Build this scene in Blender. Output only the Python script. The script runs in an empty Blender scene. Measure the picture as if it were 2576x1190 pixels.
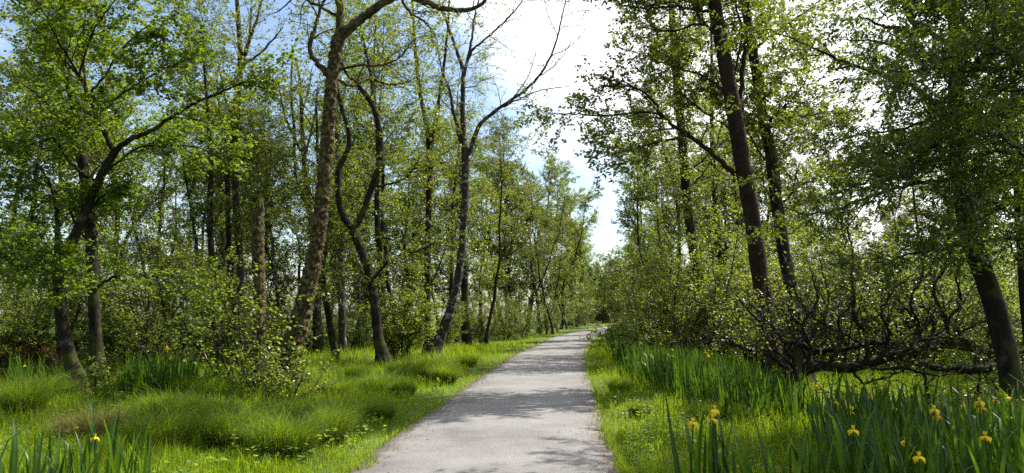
import bpy, math, random
import numpy as np
from mathutils import Vector, noise as mnoise

random.seed(7)
rng = np.random.default_rng(7)
R = math.radians
scene = bpy.context.scene
COL = scene.collection

# ------------------------------------------------------------------ camera, sky, sun, exposure
CAM_H, FPX, PITCH = 1.6, 1946.0, R(5.78)          # photo measured on a 2576 x 1190 grid
cam_d = bpy.data.cameras.new('camera')
cam_d.sensor_width = 36.0
cam_d.lens = 36.0 * FPX / 2576.0
cam_d.clip_start, cam_d.clip_end = 0.05, 3000.0
cam = bpy.data.objects.new('camera', cam_d)
cam.location = (0, 0, CAM_H)
cam.rotation_euler = (R(90) + PITCH, 0, 0)
COL.objects.link(cam)
scene.camera = cam

SUN_AZ, SUN_EL = R(58), R(50)                      # azimuth to the right of the view direction (+Y)
world = bpy.data.worlds.new('World')
scene.world = world
world.use_nodes = True
wn, wl = world.node_tree.nodes, world.node_tree.links
wn.clear()
w_out = wn.new('ShaderNodeOutputWorld')
w_bg = wn.new('ShaderNodeBackground')
w_bg.inputs['Strength'].default_value = 0.095
w_sky = wn.new('ShaderNodeTexSky')
w_sky.sky_type = 'NISHITA'
w_sky.sun_disc = False
w_sky.sun_elevation = SUN_EL
w_sky.sun_rotation = SUN_AZ
w_sky.air_density, w_sky.dust_density, w_sky.ozone_density = 1.0, 1.2, 1.0
w_tc = wn.new('ShaderNodeTexCoord')
w_no = wn.new('ShaderNodeTexNoise')
w_no.inputs['Scale'].default_value = 1.7
w_no.inputs['Detail'].default_value = 7
w_no.inputs['Roughness'].default_value = 0.55
w_map = wn.new('ShaderNodeMapping')
w_map.inputs['Scale'].default_value = (1, 1, 2.2)
w_map.inputs['Location'].default_value = (0.9, 0.3, 0.0)
w_ramp = wn.new('ShaderNodeValToRGB')
w_ramp.color_ramp.elements[0].color = (.0, .0, .0, 1)
w_ramp.color_ramp.elements[0].position = 0.55
w_ramp.color_ramp.elements[1].position = 0.76
w_mix = wn.new('ShaderNodeMixRGB')
w_mix.inputs['Color2'].default_value = (8.0, 8.1, 8.3, 1)
wl.new(w_tc.outputs['Generated'], w_map.inputs['Vector'])
wl.new(w_map.outputs['Vector'], w_no.inputs['Vector'])
# thin bright cloud, thicker in the part of the sky round the sun
w_dot = wn.new('ShaderNodeVectorMath')
w_dot.operation = 'DOT_PRODUCT'
w_dot.inputs[1].default_value = (math.sin(SUN_AZ) * math.cos(SUN_EL), math.cos(SUN_AZ) * math.cos(SUN_EL), math.sin(SUN_EL))
w_aur = wn.new('ShaderNodeMapRange')
w_aur.inputs['From Min'].default_value = 0.42
w_aur.inputs['From Max'].default_value = 0.62
w_aur.inputs['To Max'].default_value = 0.36
w_add = wn.new('ShaderNodeMath')
w_add.operation = 'ADD'
wl.new(w_tc.outputs['Generated'], w_dot.inputs[0])
wl.new(w_dot.outputs['Value'], w_aur.inputs['Value'])
wl.new(w_aur.outputs['Result'], w_add.inputs[0])
wl.new(w_no.outputs['Fac'], w_add.inputs[1])
wl.new(w_add.outputs[0], w_ramp.inputs['Fac'])
wl.new(w_ramp.outputs['Color'], w_mix.inputs['Fac'])
wl.new(w_sky.outputs['Color'], w_mix.inputs['Color1'])
wl.new(w_mix.outputs['Color'], w_bg.inputs['Color'])
wl.new(w_bg.outputs['Background'], w_out.inputs['Surface'])

sun_d = bpy.data.lights.new('sun', 'SUN')
sun_d.energy = 5.0
sun_d.angle = R(0.53)
sun_d.color = (1.0, 0.95, 0.86)
sun = bpy.data.objects.new('sun', sun_d)
SUN_DIR = Vector((math.sin(SUN_AZ) * math.cos(SUN_EL), math.cos(SUN_AZ) * math.cos(SUN_EL), math.sin(SUN_EL)))
sun.rotation_euler = SUN_DIR.to_track_quat('Z', 'Y').to_euler()
sun.location = (20, 10, 40)
COL.objects.link(sun)

scene.view_settings.view_transform = 'Standard'
scene.view_settings.look = 'None'
scene.view_settings.exposure = 1.25
scene.view_settings.gamma = 1.0
scene.view_settings.use_curve_mapping = False
scene.cycles.use_denoising = False
scene.cycles.max_bounces = 5
scene.cycles.diffuse_bounces = 3
scene.cycles.glossy_bounces = 1
scene.cycles.transmission_bounces = 4
scene.cycles.transparent_max_bounces = 4

# ------------------------------------------------------------------ photo -> place
_cp, _sp = math.cos(PITCH), math.sin(PITCH)


def ray(px, py):
    x, y = (px - 1288.0) / FPX, (595.0 - py) / FPX
    return x, _cp - y * _sp, _sp + y * _cp


def at(px, py, Y):
    dx, dy, dz = ray(px, py)
    t = Y / dy
    return np.array((dx * t, Y, CAM_H + dz * t))


def ground_at(px, py, z=0.0):
    dx, dy, dz = ray(px, py)
    t = (z - CAM_H) / dz
    return np.array((dx * t, dy * t, z))


def smooth(a, b, x):
    t = np.clip((x - a) / (b - a), 0, 1)
    return t * t * (3 - 2 * t)


def hash2(ix, iy, s):
    n = (ix.astype(np.int64) * 374761393 + iy.astype(np.int64) * 668265263 + s * 974634777) & 0xffffffff
    n = ((n ^ (n >> 13)) * 1274126177) & 0xffffffff
    return ((n ^ (n >> 16)) & 0xffff) / 65535.0


def vnoise(x, y, s=0):
    x, y = np.asarray(x, float), np.asarray(y, float)
    ix, iy = np.floor(x), np.floor(y)
    fx, fy = x - ix, y - iy
    fx, fy = fx * fx * (3 - 2 * fx), fy * fy * (3 - 2 * fy)
    a, b = hash2(ix, iy, s), hash2(ix + 1, iy, s)
    c, d = hash2(ix, iy + 1, s), hash2(ix + 1, iy + 1, s)
    return (a * (1 - fx) + b * fx) * (1 - fy) + (c * (1 - fx) + d * fx) * fy


def catmull(pts, n):
    pts = np.asarray(pts, float)
    m = len(pts)
    if m == 2:
        t = np.linspace(0, 1, n)[:, None]
        return pts[0] * (1 - t) + pts[1] * t
    P = np.vstack([2 * pts[0] - pts[1], pts, 2 * pts[-1] - pts[-2]])
    seg = np.linalg.norm(np.diff(pts[:, :3], axis=0), axis=1)
    cum = np.concatenate([[0], np.cumsum(seg)])
    s = np.linspace(0, cum[-1], n)
    i = np.clip(np.searchsorted(cum, s, side='right') - 1, 0, m - 2)
    t = ((s - cum[i]) / np.maximum(seg[i], 1e-9))[:, None]
    p0, p1, p2, p3 = P[i], P[i + 1], P[i + 2], P[i + 3]
    return 0.5 * (2 * p1 + (p2 - p0) * t + (2 * p0 - 5 * p1 + 4 * p2 - p3) * t ** 2 + (3 * p1 - p0 - 3 * p2 + p3) * t ** 3)


PATH_PTS = [(-3.4, -30), (-1.6, -12), (-0.8, 0), (-0.30, 8), (0.66, 21), (1.5, 31), (2.6, 40), (4.0, 52), (6.9, 66), (11.6, 82), (18.5, 94), (29, 102), (45, 108), (80, 110)]
PATH_W = 1.41
PC = catmull(PATH_PTS, 260)


def path_dist(x, y):
    """signed side (+ right) distance from the path centre line"""
    x, y = np.atleast_1d(np.asarray(x, float)), np.atleast_1d(np.asarray(y, float))
    out = np.empty(len(x))
    tan = np.gradient(PC, axis=0)
    for k in range(0, len(x), 20000):
        d = np.hypot(x[k:k + 20000, None] - PC[:, 0], y[k:k + 20000, None] - PC[:, 1])
        j = d.argmin(1)
        sx, sy = x[k:k + 20000] - PC[j, 0], y[k:k + 20000] - PC[j, 1]
        side = np.sign(sx * tan[j, 1] - sy * tan[j, 0])
        out[k:k + 20000] = d[np.arange(len(j)), j] * np.where(side == 0, 1, side)
    return out


def rise(y):
    """the ground climbs a little towards the bend"""
    return .55 * smooth(42, 105, np.asarray(y, float))


def height(x, y, pd=None):
    x, y = np.atleast_1d(np.asarray(x, float)), np.atleast_1d(np.asarray(y, float))
    if pd is None:
        pd = path_dist(x, y)
    e = np.abs(pd) - PATH_W
    k = smooth(0.0, 3.2, e)
    bump = (vnoise(x / 2.3, y / 2.3, 3) - .5) * .20 + (vnoise(x / .8, y / .8, 4) - .5) * .10
    return rise(y) - 0.06 * smooth(-.12, .02, e) + 0.05 * smooth(0.02, 0.4, e) - 0.16 * k + bump * smooth(.2, 2.0, e)


def hz(x, y):
    return float(height(x, y)[0])


# ------------------------------------------------------------------ mesh helpers
class Acc:
    """collects faces of one size each and links them as ONE mesh object"""

    def __init__(self):
        self.v, self.f, self.m, self.r, self.n = [], [], [], [], 0

    def add(self, v, f, mat=0, rnd=None):
        v = np.asarray(v, np.float32).reshape(-1, 3)
        f = np.asarray(f, np.int64)
        self.v.append(v)
        self.f.append(f + self.n)
        self.m.append(np.full(len(f), mat, np.int32))
        self.r.append(np.full(len(f), .5, np.float32) if rnd is None else np.asarray(rnd, np.float32))
        self.n += len(v)

    def mesh(self, name, mats, origin=(0, 0, 0), smooth_shade=True):
        me = bpy.data.meshes.new(name)
        V = np.concatenate(self.v) - np.asarray(origin, np.float32)
        nf = sum(len(f) for f in self.f)
        loops = np.concatenate([f.ravel() for f in self.f]).astype(np.int32)
        sizes = np.concatenate([np.full(len(f), f.shape[1], np.int32) for f in self.f])
        starts = np.concatenate([[0], np.cumsum(sizes)[:-1]]).astype(np.int32)
        me.vertices.add(len(V))
        me.vertices.foreach_set('co', V.astype(np.float32).ravel())
        me.loops.add(len(loops))
        me.loops.foreach_set('vertex_index', loops)
        me.polygons.add(nf)
        me.polygons.foreach_set('loop_start', starts)
        me.polygons.foreach_set('material_index', np.concatenate(self.m))
        a = me.attributes.new('rnd', 'FLOAT', 'FACE')
        a.data.foreach_set('value', np.concatenate(self.r))
        for m in mats:
            me.materials.append(m)
        me.update(calc_edges=True)
        if smooth_shade:
            me.polygons.foreach_set('use_smooth', np.ones(nf, bool))
        else:
            me.polygons.foreach_set('use_smooth', np.zeros(nf, bool))
        return me

    def build(self, name, mats, parent=None, origin=(0, 0, 0), smooth_shade=True, kind=None):
        me = self.mesh(name, mats if isinstance(mats, (list, tuple)) else [mats], origin, smooth_shade)
        return link(name, me, parent, kind)


def link(name, me, parent=None, kind=None):
    o = bpy.data.objects.new(name, me)
    COL.objects.link(o)
    if parent is not None:
        o.parent = parent
    if kind:
        o['kind'] = kind
    return o


def tag(o, label, cat, group=None, kind=None):
    o['label'], o['category'] = label, cat
    if group:
        o['group'] = group
    if kind:
        o['kind'] = kind
    return o


def thing(name, loc, label, cat, group=None, rz=0.0, s=1.0):
    o = bpy.data.objects.new(name, None)
    o.empty_display_size = .2
    o.location = [float(c) for c in loc]
    o.rotation_euler = (0, 0, rz)
    o.scale = (s, s, s)
    COL.objects.link(o)
    return tag(o, label, cat, group)


def dup(root, loc, rz=0.0, s=1.0, label=None, group=None, tilt=(0, 0)):
    r = root.copy()
    COL.objects.link(r)
    r.location = [float(c) for c in loc]
    r.rotation_euler = (tilt[0], tilt[1], rz)
    r.scale = (s, s, s) if not isinstance(s, tuple) else s
    if label:
        r['label'] = label
    if group:
        r['group'] = group
    for ch in list(root.children):
        c = ch.copy()
        COL.objects.link(c)
        c.parent = r
        for g in list(ch.children):
            d = g.copy()
            COL.objects.link(d)
            d.parent = c
    return r


def unit(v):
    return v / np.maximum(np.linalg.norm(v, axis=-1, keepdims=True), 1e-9)


def tubes(P, Rad, sides):
    """P (B,N,3), Rad (B,N) -> verts, quads (tips pinched)"""
    B, N, _ = P.shape
    T = unit(np.gradient(P, axis=1))
    mean = unit(T.mean(1))
    ref = np.where(np.abs(mean[:, 2:3]) > .8, np.array([[1., 0, 0]]), np.array([[0, 0, 1.]]))
    ref = np.repeat(ref[:, None, :], N, 1)
    U = unit(np.cross(T, ref))
    W = np.cross(T, U)
    a = np.arange(sides) * 2 * math.pi / sides
    V = P[:, :, None, :] + Rad[:, :, None, None] * (U[:, :, None, :] * np.cos(a)[:, None] + W[:, :, None, :] * np.sin(a)[:, None])
    idx = np.arange(B * N * sides).reshape(B, N, sides)
    nx = np.roll(idx, -1, axis=2)
    F = np.stack([idx[:, :-1], nx[:, :-1], nx[:, 1:], idx[:, 1:]], -1).reshape(-1, 4)
    return V.reshape(-1, 3), F


def grow(P0, D0, L, n, wig, trop, flat=1.0, g=rng):
    """random-walk polylines from P0 along D0"""
    B = len(P0)
    P = np.empty((B, n + 1, 3))
    P[:, 0] = P0
    D = unit(D0.copy())
    st = (L / n)[:, None]
    for k in range(n):
        D = D + g.normal(0, wig, (B, 3))
        D[:, 2] = D[:, 2] * flat + trop
        D = unit(D)
        P[:, k + 1] = P[:, k] + D * st
    return P


def spawn(P, Rad, per, tmin, tmax, ang, lens, rfac, g=rng, up=0.0, lenfall=.5):
    """children bases on the polylines P"""
    B, N, _ = P.shape
    n = N - 1
    i = np.repeat(np.arange(B), per)
    M = len(i)
    base = np.tile(np.linspace(tmin, tmax, per), B) + g.uniform(-.5, .5, M) * (tmax - tmin) / max(per, 1)
    t = np.clip(base, 0.02, .995) * n
    k = np.clip(t.astype(int), 0, n - 1)
    f = (t - k)[:, None]
    P0 = P[i, k] * (1 - f) + P[i, k + 1] * f
    T = unit(P[i, k + 1] - P[i, k])
    r0 = Rad[i, k] * (1 - f[:, 0]) + Rad[i, k + 1] * f[:, 0]
    rnd = unit(np.cross(T, unit(g.normal(0, 1, (M, 3)))))
    a = g.uniform(ang[0], ang[1], M)[:, None]
    D = T * np.cos(a) + rnd * np.sin(a)
    D[:, 2] += up
    tt = (t / n)
    L = g.uniform(lens[0], lens[1], M) * (1 - lenfall * tt)
    return P0, unit(D), L, r0 * rfac


LEAF_ROUND = (np.array([(0, 0, 0), (.28, -.37, .07), (.74, -.35, .05), (1, 0, -.05), (.74, .35, .05), (.28, .37, .07)]), np.array([(0, 1, 2, 3), (0, 3, 4, 5)]))
LEAF_LONG = (np.array([(0, 0, 0), (.30, -.19, .05), (.66, -.17, .03), (1, 0, -.10), (.66, .17, .03), (.30, .19, .05)]), np.array([(0, 1, 2, 3), (0, 3, 4, 5)]))
LEAF_KITE = (np.array([(0, 0, 0), (.42, -.42, .07), (1, 0, -.05), (.42, .42, .07)]), np.array([(0, 1, 2, 3)]))
LEAF_SPEAR = (np.array([(0, 0, 0), (.45, -.20, .06), (1, 0, -.10), (.45, .20, .06)]), np.array([(0, 1, 2, 3)]))
LEAF_FAR = (np.array([(0, 0, 0), (.5, -.40, .0), (1, 0, 0), (.5, .40, .0)]), np.array([(0, 1, 2, 3)]))


def leaf_faces(pos, along, nor, size, tpl):
    tv, tf = tpl
    along = unit(along)
    side = unit(np.cross(nor, along))
    nn = np.cross(along, side)
    V = pos[:, None, :] + size[:, None, None] * (tv[None, :, 0:1] * along[:, None] + tv[None, :, 1:2] * side[:, None] + tv[None, :, 2:3] * nn[:, None])
    F = (tf[None] + (np.arange(len(pos)) * len(tv))[:, None, None]).reshape(-1, tf.shape[1])
    return V.reshape(-1, 3), F


def leaf_places(P, per, tmin, size, g=rng, upn=.75, droop=.1, jit=.03):
    B, N, _ = P.shape
    i = np.repeat(np.arange(B), per)
    M = len(i)
    t = (tmin + (1 - tmin) * g.random(M) ** .8) * (N - 1) * .999
    k = t.astype(int)
    f = (t - k)[:, None]
    pos = P[i, k] * (1 - f) + P[i, k + 1] * f + g.normal(0, jit, (M, 3))
    T = unit(P[i, k + 1] - P[i, k])
    al = T * .55 + unit(g.normal(0, 1, (M, 3))) * .8
    al[:, 2] = al[:, 2] * .55 - droop
    nor = unit(g.normal(0, 1, (M, 3)))
    nor[:, 2] = np.abs(nor[:, 2]) + upn
    s = size * g.uniform(.6, 1.25, M)
    return pos, al, unit(nor), s


def leaves(acc, P, per, tmin, size, tpl, mat=0, g=rng, upn=.75, droop=.1, jit=.03, tone=0.0):
    pos, al, nor, s = leaf_places(P, per, tmin, size, g, upn, droop, jit)
    V, F = leaf_faces(pos, al, nor, s, tpl)
    # tone drifts from spray to spray, then leaf to leaf
    B = len(P)
    spray = np.repeat(g.random(B), per)
    r = np.clip(.45 * spray + .55 * g.random(len(pos)) + tone, 0, 1)
    acc.add(V, F, mat, np.repeat(r, len(tpl[1])))
    return pos, al, nor, s


# ------------------------------------------------------------------ materials
def new_mat(name):
    m = bpy.data.materials.new(name)
    m.use_nodes = True
    nt = m.node_tree
    nt.nodes.clear()
    return m, nt.nodes, nt.links


def ramp(n, stops):
    r = n.new('ShaderNodeValToRGB')
    e = r.color_ramp.elements
    while len(e) < len(stops):
        e.new(.5)
    for k, (p, c) in enumerate(stops):
        e[k].position = p
        e[k].color = (*c, 1)
    return r


def leaf_mat(name, dark, light, trans, tfac=.5, rough=.42, spec=.35):
    m, n, l = new_mat(name)
    out = n.new('ShaderNodeOutputMaterial')
    at_ = n.new('ShaderNodeAttribute')
    at_.attribute_name = 'rnd'
    rp = ramp(n, [(0.0, dark), (.55, tuple((a + b) / 2 for a, b in zip(dark, light))), (1.0, light)])
    l.new(at_.outputs['Fac'], rp.inputs['Fac'])
    tr = ramp(n, [(0.0, tuple(c * .55 for c in trans)), (1.0, trans)])
    l.new(at_.outputs['Fac'], tr.inputs['Fac'])
    p = n.new('ShaderNodeBsdfPrincipled')
    p.inputs['Roughness'].default_value = rough
    p.inputs['Specular IOR Level'].default_value = spec
    l.new(rp.outputs['Color'], p.inputs['Base Color'])
    t = n.new('ShaderNodeBsdfTranslucent')
    l.new(tr.outputs['Color'], t.inputs['Color'])
    mx = n.new('ShaderNodeMixShader')
    mx.inputs['Fac'].default_value = tfac
    l.new(p.outputs[0], mx.inputs[1])
    l.new(t.outputs[0], mx.inputs[2])
    l.new(mx.outputs[0], out.inputs['Surface'])
    return m


def bark_mat(name, c0, c1, patch=None, patch_at=(.55, .68), stretch=(9, 9, 1.6), bump=.6, patch_scale=3.0, moss=None, moss_at=(.5, .62)):
    m, n, l = new_mat(name)
    out = n.new('ShaderNodeOutputMaterial')
    p = n.new('ShaderNodeBsdfPrincipled')
    p.inputs['Roughness'].default_value = .9
    p.inputs['Specular IOR Level'].default_value = .15
    tc = n.new('ShaderNodeTexCoord')
    mp = n.new('ShaderNodeMapping')
    mp.inputs['Scale'].default_value = stretch
    l.new(tc.outputs['Object'], mp.inputs['Vector'])
    n1 = n.new('ShaderNodeTexNoise')
    n1.inputs['Scale'].default_value = 1.6
    n1.inputs['Detail'].default_value = 8
    n1.inputs['Roughness'].default_value = .65
    l.new(mp.outputs[0], n1.inputs['Vector'])
    rp = ramp(n, [(.3, c0), (.72, c1)])
    l.new(n1.outputs['Fac'], rp.inputs['Fac'])
    col = rp.outputs['Color']
    for k, (pc, pa, sc) in enumerate(((patch, patch_at, patch_scale), (moss, moss_at, 2.1))):
        if pc is None:
            continue
        n2 = n.new('ShaderNodeTexNoise')
        n2.inputs['Scale'].default_value = sc
        n2.inputs['Detail'].default_value = 6
        n2.inputs['Roughness'].default_value = .6
        of = n.new('ShaderNodeMapping')
        of.inputs['Location'].default_value = (3.1 * k, 7.7 * k, 1.3)
        l.new(tc.outputs['Object'], of.inputs['Vector'])
        l.new(of.outputs[0], n2.inputs['Vector'])
        rr = ramp(n, [(pa[0], (0, 0, 0)), (pa[1], (1, 1, 1))])
        l.new(n2.outputs['Fac'], rr.inputs['Fac'])
        mx = n.new('ShaderNodeMixRGB')
        mx.inputs['Color2'].default_value = (*pc, 1)
        l.new(rr.outputs['Color'], mx.inputs['Fac'])
        l.new(col, mx.inputs['Color1'])
        col = mx.outputs['Color']
    l.new(col, p.inputs['Base Color'])
    b = n.new('ShaderNodeBump')
    b.inputs['Strength'].default_value = bump
    b.inputs['Distance'].default_value = .09
    l.new(n1.outputs['Fac'], b.inputs['Height'])
    l.new(b.outputs[0], p.inputs['Normal'])
    l.new(p.outputs[0], out.inputs['Surface'])
    return m


def plain_mat(name, c0, c1, scale=20, rough=.8, spec=.2, trans=None, tfac=.4):
    m, n, l = new_mat(name)
    out = n.new('ShaderNodeOutputMaterial')
    p = n.new('ShaderNodeBsdfPrincipled')
    p.inputs['Roughness'].default_value = rough
    p.inputs['Specular IOR Level'].default_value = spec
    tc = n.new('ShaderNodeTexCoord')
    n1 = n.new('ShaderNodeTexNoise')
    n1.inputs['Scale'].default_value = scale
    n1.inputs['Detail'].default_value = 5
    l.new(tc.outputs['Object'], n1.inputs['Vector'])
    rp = ramp(n, [(.35, c0), (.68, c1)])
    l.new(n1.outputs['Fac'], rp.inputs['Fac'])
    l.new(rp.outputs['Color'], p.inputs['Base Color'])
    if trans:
        t = n.new('ShaderNodeBsdfTranslucent')
        t.inputs['Color'].default_value = (*trans, 1)
        mx = n.new('ShaderNodeMixShader')
        mx.inputs['Fac'].default_value = tfac
        l.new(p.outputs[0], mx.inputs[1])
        l.new(t.outputs[0], mx.inputs[2])
        l.new(mx.outputs[0], out.inputs['Surface'])
    else:
        l.new(p.outputs[0], out.inputs['Surface'])
    return m


M = {}
M['leaf_alder'] = leaf_mat('leaf_alder', (.018, .042, .005), (.062, .105, .011), (.27, .39, .014), .47, .38, .36)
M['leaf_olive'] = leaf_mat('leaf_olive', (.020, .032, .006), (.060, .086, .013), (.30, .37, .02), .46, .4, .36)
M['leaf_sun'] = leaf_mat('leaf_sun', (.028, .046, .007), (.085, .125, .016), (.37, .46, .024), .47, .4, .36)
M['leaf_willow'] = leaf_mat('leaf_willow', (.014, .033, .006), (.048, .082, .011), (.21, .28, .013), .42, .36, .42)
M['leaf_far'] = leaf_mat('leaf_far', (.022, .038, .010), (.068, .095, .022), (.22, .26, .035), .42, .5, .3)
M['leaf_shrub'] = leaf_mat('leaf_shrub', (.03, .060, .008), (.105, .155, .018), (.36, .45, .025), .46, .33, .5)
M['grass'] = leaf_mat('grass', (.026, .075, .004), (.165, .25, .011), (.39, .53, .012), .5, .45, .25)
M['grass_straw'] = leaf_mat('grass_straw', (.10, .07, .03), (.24, .17, .08), (.25, .17, .07), .3, .7, .1)
M['sedge'] = leaf_mat('sedge', (.022, .056, .005), (.12, .18, .014), (.26, .38, .016), .48, .5, .2)
M['iris_leaf'] = leaf_mat('iris_leaf', (.012, .036, .005), (.042, .10, .012), (.12, .23, .010), .38, .42, .28)
M['iris_petal'] = leaf_mat('iris_petal', (.66, .46, .012), (.82, .64, .025), (.80, .62, .02), .35, .6, .1)
M['nettle'] = leaf_mat('nettle', (.07, .13, .015), (.17, .25, .03), (.42, .54, .03), .45, .5, .25)
M['dead_leaf'] = leaf_mat('dead_leaf', (.06, .03, .015), (.16, .085, .04), (.12, .06, .02), .2, .8, .1)
M['bark_dark'] = bark_mat('bark_dark', (.005, .004, .003), (.030, .022, .015), patch=(.065, .064, .046), patch_at=(.58, .70), moss=(.04, .045, .008), moss_at=(.52, .62))
M['bark_moss'] = bark_mat('bark_moss', (.018, .012, .006), (.06, .042, .022), patch=(.12, .095, .035), patch_at=(.55, .70), patch_scale=8, stretch=(5, 5, 9), moss=(.085, .08, .018), moss_at=(.54, .66), bump=1.0)
M['bark_pale'] = bark_mat('bark_pale', (.014, .011, .009), (.058, .047, .037), patch=(.26, .25, .22), patch_at=(.55, .63), patch_scale=4.5, moss=(.07, .07, .02), moss_at=(.60, .72))
M['bark_red'] = bark_mat('bark_red', (.013, .007, .005), (.044, .024, .016), patch=(.10, .085, .065), patch_at=(.66, .74), patch_scale=9, stretch=(4, 4, 7), moss=(.06, .065, .015), moss_at=(.60, .74))
_m = M['bark_moss'].node_tree
_a = _m.nodes.new('ShaderNodeAttribute')
_a.attribute_name = 'rnd'
_x = _m.nodes.new('ShaderNodeMixRGB')
_x.inputs['Color2'].default_value = (.13, .105, .04, 1)
_b = next(n for n in _m.nodes if n.type == 'BSDF_PRINCIPLED')
_m.links.new(_b.inputs['Base Color'].links[0].from_socket, _x.inputs['Color1'])
_f = _m.nodes.new('ShaderNodeMath')
_f.operation = 'MULTIPLY'
_f.inputs[1].default_value = .8
_m.links.new(_a.outputs['Fac'], _f.inputs[0])
_m.links.new(_f.outputs[0], _x.inputs['Fac'])
_m.links.new(_x.outputs['Color'], _b.inputs['Base Color'])
M['twig'] = plain_mat('twig', (.010, .0075, .0055), (.036, .029, .022), 6, .85)
M['twig_pale'] = plain_mat('twig_pale', (.16, .14, .11), (.34, .31, .27), 6, .85)
M['moss'] = plain_mat('moss', (.05, .05, .010), (.17, .15, .035), 14, .95, .05)
M['dead_wood'] = plain_mat('dead_wood', (.10, .08, .055), (.26, .22, .16), 9, .9)


def ground_mat():
    m, n, l = new_mat('woodland_soil')
    out = n.new('ShaderNodeOutputMaterial')
    p = n.new('ShaderNodeBsdfPrincipled')
    p.inputs['Roughness'].default_value = .95
    p.inputs['Specular IOR Level'].default_value = .1
    tc = n.new('ShaderNodeTexCoord')
    n1 = n.new('ShaderNodeTexNoise')
    n1.inputs['Scale'].default_value = .5
    n1.inputs['Detail'].default_value = 8
    n2 = n.new('ShaderNodeTexNoise')
    n2.inputs['Scale'].default_value = 14
    n2.inputs['Detail'].default_value = 6
    for x in (n1, n2):
        l.new(tc.outputs['Object'], x.inputs['Vector'])
    r1 = ramp(n, [(.35, (.055, .095, .015)), (.65, (.10, .16, .025))])
    r2 = ramp(n, [(.35, (.04, .035, .018)), (.6, (.085, .10, .025))])
    l.new(n1.outputs['Fac'], r1.inputs['Fac'])
    l.new(n2.outputs['Fac'], r2.inputs['Fac'])
    mx = n.new('ShaderNodeMixRGB')
    mx.inputs['Fac'].default_value = .45
    l.new(r1.outputs[0], mx.inputs[1])
    l.new(r2.outputs[0], mx.inputs[2])
    l.new(mx.outputs[0], p.inputs['Base Color'])
    b = n.new('ShaderNodeBump')
    b.inputs['Strength'].default_value = .8
    b.inputs['Distance'].default_value = .06
    l.new(n2.outputs['Fac'], b.inputs['Height'])
    l.new(b.outputs[0], p.inputs['Normal'])
    l.new(p.outputs[0], out.inputs['Surface'])
    return m


def path_mat():
    m, n, l = new_mat('worn_asphalt')
    out = n.new('ShaderNodeOutputMaterial')
    p = n.new('ShaderNodeBsdfPrincipled')
    p.inputs['Roughness'].default_value = .72
    p.inputs['Specular IOR Level'].default_value = .4
    tc = n.new('ShaderNodeTexCoord')
    big = n.new('ShaderNodeTexNoise')
    big.inputs['Scale'].default_value = .55
    big.inputs['Detail'].default_value = 9
    big.inputs['Roughness'].default_value = .62
    fine = n.new('ShaderNodeTexNoise')
    fine.inputs['Scale'].default_value = 55
    fine.inputs['Detail'].default_value = 4
    vor = n.new('ShaderNodeTexVoronoi')
    vor.inputs['Scale'].default_value = 90
    for x in (big, fine, vor):
        l.new(tc.outputs['Object'], x.inputs['Vector'])
    r1 = ramp(n, [(.28, (.072, .068, .065)), (.5, (.147, .139, .134)), (.74, (.20, .192, .186))])
    l.new(big.outputs['Fac'], r1.inputs['Fac'])
    r2 = ramp(n, [(.28, (.45, .45, .45)), (.5, (1, 1, 1)), (.75, (1.25, 1.25, 1.25))])
    l.new(fine.outputs['Fac'], r2.inputs['Fac'])
    mu = n.new('ShaderNodeMixRGB')
    mu.blend_type = 'MULTIPLY'
    mu.inputs['Fac'].default_value = .75
    l.new(r1.outputs[0], mu.inputs[1])
    l.new(r2.outputs[0], mu.inputs[2])
    # soil trodden in patches and along the margin
    st = n.new('ShaderNodeTexNoise')
    st.inputs['Scale'].default_value = 1.9
    st.inputs['Detail'].default_value = 8
    st.inputs['Roughness'].default_value = .7
    l.new(tc.outputs['Object'], st.inputs['Vector'])
    ed = n.new('ShaderNodeAttribute')
    ed.attribute_name = 'edge'
    ad = n.new('ShaderNodeMath')
    ad.operation = 'MULTIPLY_ADD'
    ad.inputs[1].default_value = .42
    l.new(ed.outputs['Fac'], ad.inputs[0])
    l.new(st.outputs['Fac'], ad.inputs[2])
    r3 = ramp(n, [(.60, (0, 0, 0)), (.78, (1, 1, 1))])
    l.new(ad.outputs[0], r3.inputs['Fac'])
    sc = n.new('ShaderNodeMath')
    sc.operation = 'MULTIPLY'
    sc.inputs[1].default_value = .75
    l.new(r3.outputs[0], sc.inputs[0])
    mx = n.new('ShaderNodeMixRGB')
    mx.inputs['Color2'].default_value = (.075, .052, .037, 1)
    l.new(sc.outputs[0], mx.inputs['Fac'])
    l.new(mu.outputs[0], mx.inputs['Color1'])
    l.new(mx.outputs[0], p.inputs['Base Color'])
    b = n.new('ShaderNodeBump')
    b.inputs['Strength'].default_value = .5
    b.inputs['Distance'].default_value = .01
    l.new(vor.outputs['Distance'], b.inputs['Height'])
    l.new(b.outputs[0], p.inputs['Normal'])
    l.new(p.outputs[0], out.inputs['Surface'])
    return m


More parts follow.
